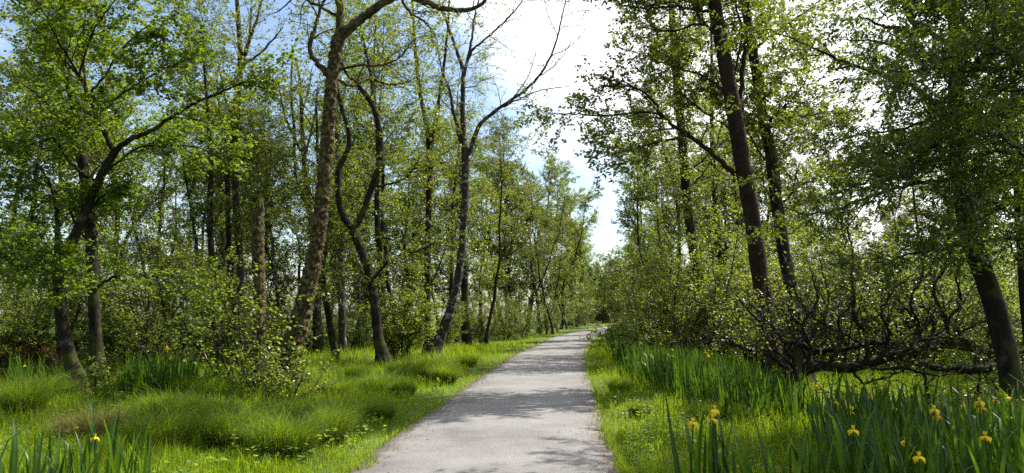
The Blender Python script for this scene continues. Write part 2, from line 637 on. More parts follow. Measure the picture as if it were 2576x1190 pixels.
# ------------------------------------------------------------------ ground and path
def build_ground():
    xs = np.concatenate([np.linspace(-700, -60, 12), np.linspace(-55, -17, 30), np.linspace(-16, 16, 121), np.linspace(17, 60, 34), np.linspace(70, 700, 12)])
    ys = np.concatenate([np.linspace(-300, -20, 8), np.linspace(-15, 3, 15), np.linspace(4, 34, 101), np.linspace(35, 130, 50), np.linspace(140, 900, 14)])
    X, Y = np.meshgrid(xs, ys)
    H = height(X.ravel(), Y.ravel())
    a = Acc()
    idx = np.arange(X.size).reshape(X.shape)
    F = np.stack([idx[:-1, :-1], idx[:-1, 1:], idx[1:, 1:], idx[1:, :-1]], -1).reshape(-1, 4)
    a.add(np.stack([X.ravel(), Y.ravel(), H], 1), F)
    o = a.build('ground', ground_mat())
    o['kind'] = 'structure'
    o['label'] = 'uneven grassy woodland ground'

    # path: a worn, slightly cambered strip with ragged margins
    c = catmull(PATH_PTS, 520)
    t = unit(np.gradient(c, axis=0))
    nrm = np.stack([t[:, 1], -t[:, 0]], 1)
    n = len(c)
    cols = np.array([-1, -.97, -.85, -.6, -.3, 0, .3, .6, .85, .97, 1.0])
    s = np.arange(n) * .31
    wl_ = PATH_W + .03 * (vnoise(s / 1.1, s * 0 + 2, 11) - .5) + .03 * (vnoise(s * 1.7, s * 0, 12) - .5)
    wr_ = PATH_W + .03 * (vnoise(s / 1.1, s * 0 + 9, 13) - .5) + .03 * (vnoise(s * 1.7, s * 0 + 5, 14) - .5)
    V = []
    for k in cols:
        w = np.where(k < 0, wl_, wr_) * k
        z = .03 + .018 * (1 - k * k) - (.06 if abs(k) == 1 else 0)
        V.append(np.stack([c[:, 0] + nrm[:, 0] * w, c[:, 1] + nrm[:, 1] * w, z + rise(c[:, 1])], 1))
    V = np.stack(V, 1)
    idx = np.arange(n * len(cols)).reshape(n, len(cols))
    F = np.stack([idx[:-1, :-1], idx[:-1, 1:], idx[1:, 1:], idx[1:, :-1]], -1).reshape(-1, 4)
    a = Acc()
    a.add(V.reshape(-1, 3), F)
    o = a.build('path', path_mat())
    ea = o.data.attributes.new('edge', 'FLOAT', 'POINT')
    ea.data.foreach_set('value', np.tile(np.abs(cols) ** 6, n).astype(np.float32))
    o['kind'] = 'structure'
    o['label'] = 'worn pale asphalt path curving into the wood'


build_ground()

# ------------------------------------------------------------------ trees
WSC = .86


def poly(pts, Y, n=None, step=None, jit=0.0, wf=1.0):
    """traced centre line [(px, py, width px[, depth offset])] -> points and radii"""
    q = []
    for p in pts:
        y = Y + (p[3] if len(p) > 3 else 0)
        q.append((*at(p[0], p[1], y), .5 * p[2] * WSC * wf * y / FPX))
    q = np.array(q)
    if n is None:
        ln = np.linalg.norm(np.diff(q[:, :3], axis=0), axis=1).sum()
        n = max(6, int(ln / step))
    q = catmull(q, n)
    if jit:
        q[1:-1, :3] += rng.normal(0, jit, (n - 2, 3))
    return q[:, :3], np.maximum(q[:, 3], .004)


def bark_tube(P, Rad, sides, rough=.06, freq=6.0, stretch=.3, ledges=0.0, flare=0.0, cap=False):
    V, F = tubes(P[None], Rad[None], sides)
    N = len(P)
    V = V.reshape(N, sides, 3)
    out = np.empty_like(V)
    led = np.zeros((N, sides), np.float32)
    for i in range(N):
        c = P[i]
        for j in range(sides):
            d = V[i, j] - c
            q = Vector((V[i, j, 0] * freq, V[i, j, 1] * freq, V[i, j, 2] * freq * stretch))
            s = 1 + rough * (mnoise.noise(q) + .6 * mnoise.noise(q * 2.3))
            if ledges:
                th = 2 * math.pi * j / sides
                q2 = Vector((math.cos(th) * 2.1 + 3, math.sin(th) * 2.1, V[i, j, 2] * 13))
                h = mnoise.noise(q2) + .45 * mnoise.noise(q2 * 2.3)
                k = min(1.0, max(0.0, (h + .02) / .22))
                led[i, j] = k
                s += ledges * (k * (.75 + .5 * h) - .45)
            if flare:
                s += flare * max(0, 1 - i / (N * .12)) ** 2 * (.35 + 1.6 * max(0, mnoise.noise(Vector((3 * math.cos(6.283 * j / sides), 3 * math.sin(6.283 * j / sides), 3 + P[0][0])))))
            out[i, j] = c + d * s
    if cap:
        out[-1] = P[-1] + (out[-1] - P[-1]) * .55
        out[-1, :, 2] += np.array([random.uniform(-.10, .25) for _ in range(sides)])
    return out.reshape(-1, 3), F, 0, led[:-1].reshape(-1)


TREES = {}


def traced_tree(name, label, Y, trunk, limbs=(), bark='bark_dark', leaf='leaf_olive', leaf_size=.06, tpl=LEAF_KITE, auto=8, auto_t=(.45, .98), auto_len=(1.5, 3.2),
                per2=8, per3=7, per_leaf=14, len2=(.8, 1.7), len3=(.35, .8), wig=.22, trop2=.10, flat=.8, ledges=0.0, rough=.10, sides=14, flare=.7, cap=False,
                twig='twig', group='trees beside the path', limb_leaf_t=.25, leaf_upn=.75, single_leaves=0, step=.16, cat='tree', seed=1, tone=0.0, auto_up=.25, droop=.1, extra_bare=(), wf=1.0):
    g = np.random.default_rng(seed)
    P, Rd = poly(trunk, Y, step=step, wf=wf)
    base = P[0].copy()
    base[2] = hz(base[0], base[1]) - .02
    P[0, 2] = base[2] - .15
    root = thing(name, base, label, cat, group)
    a = Acc()
    a.add(*bark_tube(P, Rd, sides, rough=rough, ledges=ledges, flare=flare, cap=cap))
    a.build('trunk', M[bark], root, base)
    LP, LR = [], []
    N1 = 12
    for lb in list(limbs) + list(extra_bare):
        p, r = poly(lb, Y, n=max(18, 6 * len(lb)), jit=.012, wf=wf)
        b = Acc()
        b.add(*bark_tube(p, r, 8, rough=.10, freq=9, stretch=1, ledges=ledges * .5))
        b.build('limb', M[bark], root, base)
        if lb in extra_bare:
            s = np.linspace(0, len(p) - 1, 9).astype(int)
            B0, B1, B2, B3 = spawn(p[s][None], r[s][None], 9, .15, 1.0, (.4, 1.1), (.4, 1.3), .5, g, up=.3, lenfall=.5)
            Q = grow(B0, B1, B2, 5, .2, .05, 1.0, g)
            C0, C1, C2, C3 = spawn(Q, np.full(Q.shape[:2], .01), 3, .2, 1.0, (.4, 1.0), (.2, .6), .5, g, up=.2)
            Q2 = grow(C0, C1, C2, 3, .2, .05, 1.0, g)
            b = Acc()
            b.add(*tubes(Q, np.clip(B3, .006, .016)[:, None] * np.linspace(1, .4, 6)[None], 4))
            b.add(*tubes(Q2, np.full(Q2.shape[:2], .005), 3))
            b.build('twigs', M[twig], root, base, kind='stuff')
            continue
        s = np.linspace(0, len(p) - 1, N1 + 1).astype(int)
        LP.append(p[s])
        LR.append(r[s])
    if auto:
        tp = P[None]
        P0, D0, L0, R0 = spawn(tp, Rd[None], auto, auto_t[0], auto_t[1], (.7, 1.35), auto_len, .42, g, up=auto_up, lenfall=.45)
        AP = grow(P0, D0, L0, N1, wig * .8, .04, 1.0, g)
        AR = np.minimum(R0, .012 * L0)[:, None] * np.linspace(1, .22, N1 + 1)[None]
        for k in range(auto):
            b = Acc()
            b.add(*tubes(AP[k:k + 1], AR[k:k + 1], 6))
            b.build('limb', M[bark], root, base)
            LP.append(AP[k])
            LR.append(AR[k])
    if not LP or per_leaf == 0:
        return root
    LP, LR = np.array(LP), np.array(LR)
    P0, D0, L0, R0 = spawn(LP, LR, per2, limb_leaf_t, 1.0, (.5, 1.25), len2, .6, g, up=trop2, lenfall=.35)
    P2 = grow(P0, D0, L0, 6, wig, .03, flat, g)
    R2 = np.clip(R0, .005, .011 * L0 + .004)[:, None] * np.linspace(1, .3, 7)[None]
    P0, D0, L0, R0 = spawn(P2, R2, per3, .15, 1.0, (.4, 1.2), len3, .55, g, up=.05, lenfall=.3)
    P3 = grow(P0, D0, L0, 2, wig * .8, .02, flat, g)
    R3 = np.clip(R0, .0028, .006)[:, None] * np.linspace(1, .5, 3)[None]
    t = Acc()
    t.add(*tubes(P2, R2, 4))
    if Y < 33:
        t.add(*tubes(P3, R3 * (1.0 if Y < 24 else 1.6), 3))
    t.build('twigs', M[twig], root, base, kind='stuff')
    c = Acc()
    res = leaves(c, P3, per_leaf, .1, leaf_size, tpl, 0, g, upn=leaf_upn, tone=tone, droop=droop)
    c.build('crown', M[leaf], root, base, smooth_shade=False, kind='stuff')
    TREES[name + str(seed)] = len(P3) * per_leaf
    if single_leaves:
        lone_leaves(root, base, P3, single_leaves, leaf_size, tpl, leaf, g)
    return root


def lone_leaves(root, base, P3, count, size, tpl, leaf, g):
    """the nearest leaves, each a part of its own"""
    ends = P3[:, 1:].reshape(-1, 3)
    px = ends[:, 0] / ends[:, 1]
    pz = (ends[:, 2] - CAM_H) / ends[:, 1]
    ok = (np.abs(px) < .64) & (pz < .40) & (pz > -.2)
    ends = ends[ok]
    if len(ends) == 0:
        return
    order = np.argsort(ends[:, 1] + g.random(len(ends)) * 1.5)[:count]
    metas = []
    for k in range(4):
        a = Acc()
        v, f = tpl
        a.add(v * 1.0, f, 0, np.full(len(f), .25 + .2 * k))
        metas.append(a.mesh('leaf', [M[leaf]], smooth_shade=False))
    for q, i in enumerate(order):
        o = bpy.data.objects.new('leaf', metas[q % 4])
        o.parent = root
        o.location = [float(c) for c in (ends[i] - base)]
        o.rotation_euler = (g.uniform(-.7, .7), g.uniform(-.3, .8), g.uniform(0, 6.28))
        s = size * g.uniform(.85, 1.3)
        o.scale = (s, s, s)
        COL.objects.link(o)


GL = 'trees along the grassy verge'
GR = 'trees behind the iris bed'
# --- the crooked pair at the far end of the iris clumps
traced_tree('broadleaf_tree', 'crooked dark tree forking into wide leafy boughs beside the small iris clump', 17,
    [(200, 975, 62), (168, 870, 46), (150, 760, 41), (150, 665, 40), (185, 600, 37), (215, 530, 33), (250, 450, 31), (290, 380, 29)],
    [[(288, 384, 22), (262, 330, 19), (243, 300, 17), (225, 240, 15), (190, 180, 12, .5), (140, 130, 9, 1), (90, 70, 6, 1.5)],
     [(290, 380, 24), (330, 350, 20), (380, 330, 17), (440, 290, 14), (500, 255, 11, -.4), (570, 225, 9, -.8), (650, 190, 5, -1)],
     [(245, 460, 14), (200, 430, 12, -.2), (160, 390, 10, -.4), (140, 350, 9, -.6), (90, 360, 8, -1), (0, 390, 6, -1.5), (-80, 380, 4, -2)],
     [(150, 650, 26), (145, 570, 19), (140, 510, 14), (120, 450, 10), (90, 400, 6)],
     [(265, 430, 12), (310, 400, 9), (345, 372, 8, .3), (410, 365, 7, .6), (500, 372, 5, 1), (560, 400, 4, 1.2)],
     [(155, 700, 11), (100, 670, 8, -.4), (40, 650, 6, -.8), (-60, 640, 4, -1.2)],
     [(225, 240, 10), (270, 180, 8, -.6), (320, 110, 7, -1), (390, 50, 5, -1.4)],
     [(243, 300, 9), (300, 240, 8, -.8), (380, 190, 6, -1.2), (470, 150, 4, -1.6)],
     [(215, 215, 9), (150, 110, 8, -1), (110, 30, 6, -1.5), (60, -40, 4, -1.8)],
     [(200, 190, 9), (230, 90, 7, -.5), (280, 10, 6, -.9), (300, -60, 4, -1)]],
    leaf='leaf_alder', leaf_size=.085, auto=3, auto_t=(.35, .9), auto_len=(1.5, 2.4), per2=11, per3=10, per_leaf=20, seed=11, wf=0.78, group=GL, single_leaves=300, len2=(.7, 1.5), limb_leaf_t=.3)
traced_tree('broadleaf_tree', 'straight rough trunk rising close behind the crooked forking tree', 17.8,
    [(246, 972, 48), (241, 850, 35), (233, 700, 33), (229, 600, 32), (215, 480, 30), (205, 380, 28), (190, 280, 26), (168, 180, 22), (160, 60, 18), (150, -80, 14), (150, -230, 9)],
    [[(238, 725, 10), (270, 706, 9), (310, 690, 8, -.3), (390, 696, 6, -.6), (440, 722, 4, -.8), (480, 760, 3, -1)],
     [(210, 430, 12), (170, 340, 10), (110, 250, 8, .5), (30, 200, 5, 1)]],
    leaf='leaf_alder', leaf_size=.075, auto=10, auto_t=(.3, .98), auto_len=(1.6, 3.0), per2=9, per3=8, per_leaf=18, seed=12, group=GL)

# --- the big mossy leaning trunk and the mossy snag next to it
traced_tree('broadleaf_tree', 'big leaning trunk crusted with moss, its heavy bough arching over the path', 17,
    [(700, 975, 118), (722, 905, 84), (752, 815, 64), (780, 700, 55), (796, 620, 52), (810, 500, 48), (820, 400, 46), (828, 280, 42), (838, 180, 43), (852, 92, 46)],
    [[(850, 100, 38), (880, 70, 36), (920, 40, 32), (960, 10, 28, -.2), (1010, -12, 25, -.4), (1060, 0, 22, -.6), (1110, 20, 20, -.8), (1170, 25, 17, -1), (1215, 8, 13, -1), (1250, -50, 9, -1)],
     [(852, 100, 34), (856, 40, 30), (850, -40, 26), (838, -150, 18), (830, -300, 10)],
     [(832, 195, 24), (800, 160, 20), (778, 125, 17), (790, 80, 15), (800, 40, 12), (820, -20, 9), (810, -90, 6)],
     [(848, 176, 11), (900, 165, 9, -.2), (950, 165, 8, -.4), (1000, 148, 6, -.6), (1040, 100, 4, -.8)],
     [(846, 200, 12), (885, 215, 10, .4), (930, 200, 8, .8), (990, 215, 6, 1), (1060, 190, 4, 1)],
     [(1010, -8, 12, -.4), (1030, 30, 9, -.4), (1075, 60, 7, -.4), (1085, 85, 5, -.4)],
     [(850, 40, 12), (790, 10, 9), (750, -10, 7), (700, 30, 4)]],
    bark='bark_moss', leaf='leaf_olive', leaf_size=.055, auto=0, per2=9, per3=7, per_leaf=14, seed=21, wf=0.87, group=GL, ledges=.24, rough=.05, sides=30, step=.045, flare=.25, limb_leaf_t=.3, len2=(.8, 1.6))
traced_tree('tree_stump', 'tall snapped-off mossy stump beside the big leaning trunk', 18.3,
    [(657, 955, 50), (651, 850, 38), (652, 750, 35), (650, 650, 35), (648, 560, 33), (654, 516, 24)],
    [], bark='bark_moss', auto=0, per_leaf=0, seed=22, group=GL, ledges=.28, rough=.06, sides=24, step=.05, cap=True, cat='stump')

# --- sinuous V-forked tree, and its thin neighbours
traced_tree('broadleaf_tree', 'sinuous trunk splitting into a wide V among thin trunks', 27,
    [(968, 912, 50), (952, 850, 36), (945, 780, 33), (930, 690, 31), (905, 620, 31), (890, 578, 34)],
    [[(892, 580, 26), (862, 540, 23), (850, 470, 22), (856, 420, 20), (880, 350, 18), (862, 280, 15), (850, 220, 12), (850, 120, 8)],
     [(890, 580, 26), (915, 530, 23), (935, 470, 22), (955, 410, 24), (955, 330, 22), (935, 260, 18), (905, 220, 15), (870, 180, 11), (845, 130, 8)],
     [(938, 265, 14), (934, 200, 12), (920, 130, 10), (905, 50, 7)],
     [(935, 470, 10), (985, 462, 8), (1030, 440, 6), (1060, 380, 4)],
     [(940, 700, 9), (985, 650, 8, -.5), (1040, 635, 6, -1), (1110, 600, 4, -1.5)]],
    leaf='leaf_olive', leaf_size=.07, auto=4, auto_t=(.3, .95), auto_len=(1.5, 3), per2=10, per3=8, per_leaf=18, seed=31, wf=0.86, group=GL, len2=(1, 2), len3=(.5, 1.0))
thin = [
    ('slim trunk rising just behind the sinuous V-forked tree', 30, [(980, 895, 28), (966, 800, 23), (955, 650, 22), (948, 520, 18), (950, 380, 14), (940, 200, 10), (945, 60, 6)], 'bark_dark', 9),
    ('slim leaning trunk between the mossy trunk and the V-forked tree', 29, [(846, 893, 27), (830, 820, 22), (816, 720, 20), (812, 640, 18), (810, 540, 15), (800, 400, 12), (795, 250, 8)], 'bark_dark', 7),
    ('straight grey trunk standing behind the slim leaning one', 34, [(862, 868, 27), (860, 760, 25), (858, 650, 23), (860, 540, 20), (850, 400, 16), (846, 250, 12), (850, 60, 8)], 'bark_pale', 9),
    ('upright trunk close behind the leaning tree with the white edge', 45, [(1174, 862, 32), (1170, 780, 27), (1168, 690, 24), (1165, 600, 20), (1160, 450, 15), (1150, 300, 9)], 'bark_dark', 9),
    ('dark slender trunk at the back, leftmost of three behind the snapped stump', 26, [(548, 890, 26), (536, 700, 22), (528, 560, 20), (530, 420, 18), (526, 330, 14), (515, 180, 10), (505, 60, 6)], 'bark_dark', 9),
    ('middle one of three slender trunks behind the snapped stump', 27, [(592, 890, 22), (584, 760, 19), (575, 600, 18), (570, 400, 15), (556, 300, 11), (545, 200, 7)], 'bark_dark', 6),
]
for k, (lab, Y, tr, bk, au) in enumerate(thin):
    traced_tree('broadleaf_tree', lab, Y, tr, [], bark=bk, leaf='leaf_olive', leaf_size=.085, auto=au + 5, auto_t=(.28, .98), auto_len=(2.0, 4.0), per2=8, per3=7, per_leaf=15, seed=40 + k, wf=.85,
                group=GL, sides=10, flare=.2, len2=(1, 2.2), len3=(.5, 1.1), tpl=LEAF_FAR if Y > 28 else LEAF_KITE)
traced_tree('broadleaf_tree', 'tall pale trunk with bare grey top branches against the blue sky', 28,
    [(604, 895, 32), (610, 750, 28), (599, 600, 26), (592, 450, 24), (592, 300, 24), (605, 160, 21), (600, 60, 17), (594, -40, 13), (590, -160, 8)],
    [[(600, 330, 8), (570, 260, 7), (550, 180, 5), (500, 110, 4), (430, 40, 3)]],
    bark='bark_pale', leaf='leaf_olive', leaf_size=.075, auto=7, auto_t=(.35, .8), auto_len=(1.5, 3.2), per2=8, per3=7, per_leaf=14, seed=50, wf=0.85, group=GL, sides=12, len3=(.5, 1.0),
    extra_bare=[[(606, 168, 15), (625, 110, 12), (648, 40, 9), (668, -30, 6)], [(618, 140, 10), (628, 90, 9), (632, 20, 6)], [(610, 165, 10), (655, 133, 8), (690, 96, 6), (712, 68, 4)]])
traced_tree('dead_tree', 'bare dead stems poking up against the blue sky behind the mossy trunk', 36,
    [(800, 850, 26), (792, 700, 22), (785, 580, 19), (770, 460, 16), (760, 330, 13), (756, 220, 9), (745, 150, 5)],
    [], bark='bark_pale', leaf='leaf_olive', auto=0, per_leaf=0, seed=51, group=GL, sides=8, cat='dead tree',
    extra_bare=[[(780, 540, 12), (745, 440, 10), (740, 330, 9), (733, 230, 7), (735, 115, 4)], [(756, 380, 9), (720, 300, 7), (700, 210, 4)], [(765, 400, 8), (790, 300, 6), (800, 220, 4)], [(757, 290, 6), (775, 230, 5), (785, 170, 3)]])

# --- twin-stemmed dark trunk, then the leaning one with the white edge
traced_tree('broadleaf_tree', 'dark straight trunk dividing into two upright stems near mid height', 38,
    [(1078, 872, 32), (1076, 780, 25), (1076, 650, 24), (1078, 550, 24), (1080, 450, 26), (1080, 358, 27)],
    [[(1080, 365, 20), (1070, 300, 18), (1055, 220, 16), (1045, 120, 13), (1036, 0, 9), (1030, -100, 5)],
     [(1080, 365, 20), (1096, 310, 17), (1106, 240, 14), (1120, 140, 11), (1130, 20, 8), (1135, -60, 5)]],
    leaf='leaf_olive', leaf_size=.10, auto=8, auto_t=(.3, .95), auto_len=(2, 3.5), per2=11, per3=8, per_leaf=14, seed=61, wf=0.75, group=GL, sides=10, tpl=LEAF_FAR, len2=(1.2, 2.6), len3=(.6, 1.2), limb_leaf_t=.1)
traced_tree('broadleaf_tree', 'leaning lichen-spotted tree with a bright sunlit edge at the verge', 32,
    [(1082, 893, 78), (1105, 850, 54), (1130, 790, 42), (1150, 710, 37), (1160, 640, 34), (1168, 540, 33), (1171, 450, 34), (1170, 372, 36)],
    [[(1170, 376, 26), (1163, 276, 23), (1166, 190, 20), (1156, 150, 17), (1131, 75, 13), (1106, 10, 9), (1090, -60, 6)],
     [(1166, 195, 14), (1174, 160, 13), (1186, 100, 11), (1196, 30, 9), (1218, -40, 6)],
     [(1172, 165, 12), (1190, 125, 11), (1231, 90, 9), (1301, 20, 7), (1340, -50, 4)],
     [(1160, 360, 18), (1141, 281, 15), (1131, 225, 12), (1114, 185, 8), (1100, 120, 5)],
     [(1180, 390, 24), (1201, 326, 20), (1231, 291, 17), (1276, 258, 14), (1323, 226, 12), (1373, 166, 10), (1403, 90, 8), (1425, -10, 5)]],
    bark='bark_pale', leaf='leaf_olive', leaf_size=.075, auto=2, auto_t=(.55, .9), auto_len=(2, 3.5), per2=8, per3=6, per_leaf=8, seed=62, wf=0.66, group=GL, sides=14, tpl=LEAF_FAR, len2=(1, 2.2), len3=(.5, 1.0),
    extra_bare=[[(1258, 272, 9), (1300, 252, 7), (1358, 228, 5), (1439, 216, 3)], [(1345, 200, 6), (1400, 160, 4), (1440, 100, 2.5)], [(1385, 140, 5), (1430, 120, 3), (1470, 80, 2)], [(1290, 250, 5), (1330, 190, 4), (1350, 120, 2.5)], [(1403, 90, 4), (1380, 40, 3), (1370, 0, 2)]])

# --- right of the path
traced_tree('broadleaf_tree', 'stout reddish-brown trunk leaning back from the iris bed', 16,
    [(1946, 1010, 104), (1942, 925, 78), (1935, 840, 66), (1920, 740, 61), (1905, 640, 59), (1888, 520, 58), (1870, 420, 58), (1850, 300, 57), (1832, 200, 54), (1812, 90, 50), (1795, 0, 48), (1780, -90, 42), (1770, -220, 34), (1760, -420, 20)],
    [[(1846, 436, 20), (1800, 395, 18), (1760, 361, 17), (1725, 336, 15), (1670, 296, 12), (1645, 256, 10, -.3), (1600, 221, 8, -.5), (1519, 216, 5, -.8)],
     [(1672, 300, 9), (1645, 283, 9, .2), (1590, 285, 8, .4), (1529, 291, 7, .7), (1424, 286, 5, 1), (1374, 286, 3, 1.2)],
     [(1728, 340, 10), (1680, 352, 9, -.3), (1609, 371, 7, -.6), (1509, 396, 4, -1)],
     [(1818, 228, 12), (1790, 203, 10, .4), (1760, 186, 8, .8), (1720, 176, 6, 1.2), (1640, 150, 4, 1.6)],
     [(1790, 28, 13), (1740, 22, 11, -.3), (1690, 16, 9, -.6), (1620, 22, 6, -1), (1560, 10, 4, -1)],
     [(1868, 300, 20), (1862, 240, 18, .1), (1872, 150, 17, .2), (1884, 60, 15, .4), (1880, -40, 12, .6), (1885, -160, 8, .8)],
     [(1850, 330, 9), (1800, 300, 8, .8), (1730, 250, 6, 1.4), (1660, 190, 4, 2)],
     [(1812, 90, 10), (1760, 60, 9, .5), (1690, 80, 7, 1), (1610, 70, 4, 1.4)]],
    bark='bark_red', leaf='leaf_olive', leaf_size=.068, auto=11, auto_t=(.5, .98), auto_len=(2, 4.0), per2=10, per3=9, per_leaf=26, seed=71, wf=0.82, group=GR, sides=20, step=.10, rough=.05, flare=.4, limb_leaf_t=.3, single_leaves=150)
traced_tree('broadleaf_tree', 'slimmer dark trunk standing just behind the stout reddish one', 18.3,
    [(2030, 985, 56), (2008, 810, 42), (1985, 700, 37), (1965, 590, 36), (1950, 480, 35), (1938, 380, 34), (1920, 300, 32), (1905, 200, 30), (1893, 125, 30), (1882, 60, 27), (1872, -20, 24), (1865, -140, 18), (1860, -300, 10)],
    [[(1925, 330, 10), (1970, 300, 8, .3), (2040, 290, 6, .6), (2110, 280, 4, 1)],
     [(1895, 130, 10), (1950, 80, 8, .5), (2010, 40, 6, 1), (2080, -10, 4, 1.5)],
     [(1960, 520, 9), (2010, 470, 7, .4), (2070, 440, 5, .8)]],
    bark='bark_dark', leaf='leaf_olive', leaf_size=.072, auto=15, auto_t=(.4, .98), auto_len=(1.8, 3.8), per2=9, per3=8, per_leaf=24, seed=72, group=GR, sides=14)
traced_tree('broadleaf_tree', 'straight trunk in full leaf, seen through the boughs of the stout tree', 26,
    [(1768, 855, 36), (1756, 700, 30), (1740, 600, 29), (1728, 500, 28), (1720, 400, 27), (1712, 300, 26), (1702, 200, 24), (1695, 100, 22), (1688, 0, 18), (1682, -130, 10)],
    [], leaf='leaf_olive', leaf_size=.075, auto=20, auto_t=(.22, .98), auto_len=(2, 4.2), per2=10, per3=8, per_leaf=18, seed=73, group=GR, sides=12, len2=(1, 2.2), len3=(.5, 1.0))
traced_tree('broadleaf_tree', 'thin trunk hidden in leaves between the straight and stout trunks', 31,
    [(1820, 840, 26), (1806, 600, 20), (1796, 450, 16), (1790, 300, 12), (1790, 120, 8), (1785, -40, 5)],
    [], leaf='leaf_olive', leaf_size=.09, auto=14, auto_t=(.15, .98), auto_len=(2, 4), per2=9, per3=8, per_leaf=15, seed=74, group=GR, sides=10, tpl=LEAF_FAR, len2=(1, 2.2), len3=(.5, 1.0))
traced_tree('broadleaf_tree', 'dark leaning trunk whose heavy leafy boughs hang over the front irises', 10.6,
    [(2568, 1120, 84), (2552, 1010, 68), (2530, 880, 62), (2505, 780, 58), (2470, 680, 56), (2440, 590, 54), (2422, 500, 50), (2408, 380, 44), (2402, 250, 38), (2400, 100, 30), (2392, -80, 24), (2390, -260, 14)],
    [[(2402, 130, 20), (2369, 102, 17, -.2), (2339, 82, 14, -.4), (2238, 70, 9, -.8), (2160, 40, 5, -1)],
     [(2406, 310, 18), (2330, 240, 14, -.3), (2260, 200, 12, -.5), (2188, 176, 10, -.7), (2088, 140, 8, -.8), (1987, 95, 5, -.8), (1927, 75, 3, -.8)],
     [(2430, 260, 18), (2428, 298, 18, -.3), (2339, 371, 15, -.6), (2238, 432, 11, -.9), (2163, 467, 7, -1.1), (2090, 490, 4, -1.2)],
     [(2422, 440, 16), (2389, 452, 14, .3), (2273, 467, 11, .6), (2168, 502, 8, .8), (2088, 532, 6, 1), (2008, 535, 4, 1.2), (1937, 502, 3, 1.4)],
     [(2440, 605, 12), (2380, 624, 9, -.4), (2290, 642, 6, -.8), (2200, 660, 4, -1)],
     [(2450, 612, 12), (2510, 604, 10, -.2), (2580, 598, 8, -.4), (2680, 590, 5, -.6)],
     [(2410, 400, 14), (2460, 330, 11, -.5), (2530, 290, 9, -.9), (2620, 260, 6, -1.2)],
     [(2400, 200, 16), (2450, 120, 12, -.6), (2520, 60, 9, -1), (2600, 20, 6, -1.3)],
     [(2404, 280, 12), (2340, 300, 9, .5), (2250, 330, 7, 1), (2150, 340, 5, 1.3), (2080, 370, 3, 1.5)],
     [(2400, 60, 14), (2340, -10, 11, .3), (2260, -40, 8, .6), (2180, -30, 5, .9)],
     [(2415, 450, 12), (2470, 430, 9, .5), (2550, 420, 7, .8), (2640, 430, 4, 1)],
     [(2402, 230, 16), (2430, 190, 13, -1.2), (2470, 150, 10, -2.2), (2520, 130, 6, -3)],
     [(2405, 330, 14), (2450, 330, 11, -1.2), (2500, 340, 8, -2.2), (2560, 370, 5, -2.9)],
     [(2420, 480, 13), (2470, 500, 10, -1), (2520, 520, 8, -1.8), (2570, 560, 5, -2.4)],
     [(2400, 150, 13), (2360, 150, 10, -1.2), (2320, 180, 7, -2.2), (2290, 240, 4, -2.8)],
     [(2404, 60, 13), (2440, 20, 10, -1.2), (2480, 10, 7, -2.2), (2500, 40, 4, -2.8)],
     [(2412, 420, 12), (2370, 400, 9, -1), (2320, 420, 7, -1.8), (2260, 480, 4, -2.2)],
     [(2404, 200, 12), (2320, 150, 9, .9), (2230, 110, 7, 1.6), (2130, 100, 4, 2)],
     [(2404, 340, 12), (2310, 350, 9, 1.2), (2220, 400, 7, 2), (2130, 440, 4, 2.4)]],
    bark='bark_dark', leaf='leaf_willow', leaf_size=.08, tpl=LEAF_SPEAR, auto=5, auto_t=(.5, .98), auto_len=(1.2, 2.2), per2=11, per3=9, per_leaf=17, seed=75, group=GR, sides=20, step=.08,
    limb_leaf_t=.22, single_leaves=300, len2=(.5, 1.2), len3=(.3, .6), leaf_upn=.6, droop=.25)
traced_tree('broadleaf_tree', 'reddish trunk at the edge of the view beside the dark leaning trunk', 12.5,
    [(2622, 1080, 46), (2598, 900, 38), (2582, 760, 33), (2573, 640, 30), (2562, 480, 26), (2552, 300, 22), (2545, 100, 16), (2540, -100, 10)],
    [], bark='bark_red', leaf='leaf_willow', leaf_size=.075, tpl=LEAF_SPEAR, auto=16, auto_t=(.25, .98), auto_len=(1.4, 2.6), per2=10, per3=9, per_leaf=20, seed=76, group=GR, sides=14, len2=(.6, 1.2), len3=(.3, .6))
traced_tree('broadleaf_tree', 'leafy tree whose boughs reach in at the upper corner over the front irises', 8.8,
    [(2790, 1250, 70), (2780, 1000, 60), (2765, 750, 54), (2750, 500, 48), (2740, 250, 40), (2730, 0, 32), (2720, -250, 22), (2715, -450, 12)],
    [[(2750, 520, 22), (2680, 440, 17), (2610, 400, 13, .2), (2530, 380, 9, .4), (2470, 390, 5, .5)],
     [(2742, 300, 22), (2670, 230, 17, -.2), (2600, 190, 13, -.3), (2520, 170, 8, -.4), (2450, 180, 5, -.4)],
     [(2735, 120, 20), (2660, 50, 15, .2), (2580, 20, 11, .4), (2490, 0, 7, .6), (2420, 10, 4, .7)],
     [(2728, -60, 18), (2640, -110, 14, -.3), (2540, -130, 10, -.5), (2430, -120, 6, -.7)],
     [(2745, 400, 16), (2690, 330, 13, .8), (2620, 290, 10, 1.5), (2540, 280, 6, 2)],
     [(2725, -200, 14), (2640, -260, 11, .5), (2540, -300, 8, .9), (2420, -300, 5, 1.2)]],
    bark='bark_dark', leaf='leaf_willow', leaf_size=.08, tpl=LEAF_SPEAR, auto=8, auto_t=(.45, .98), auto_len=(1.4, 2.6), per2=10, per3=9, per_leaf=15, seed=77, group=GR, sides=14, len2=(.5, 1.2), len3=(.3, .6), leaf_upn=.6, droop=.25, limb_leaf_t=.25)
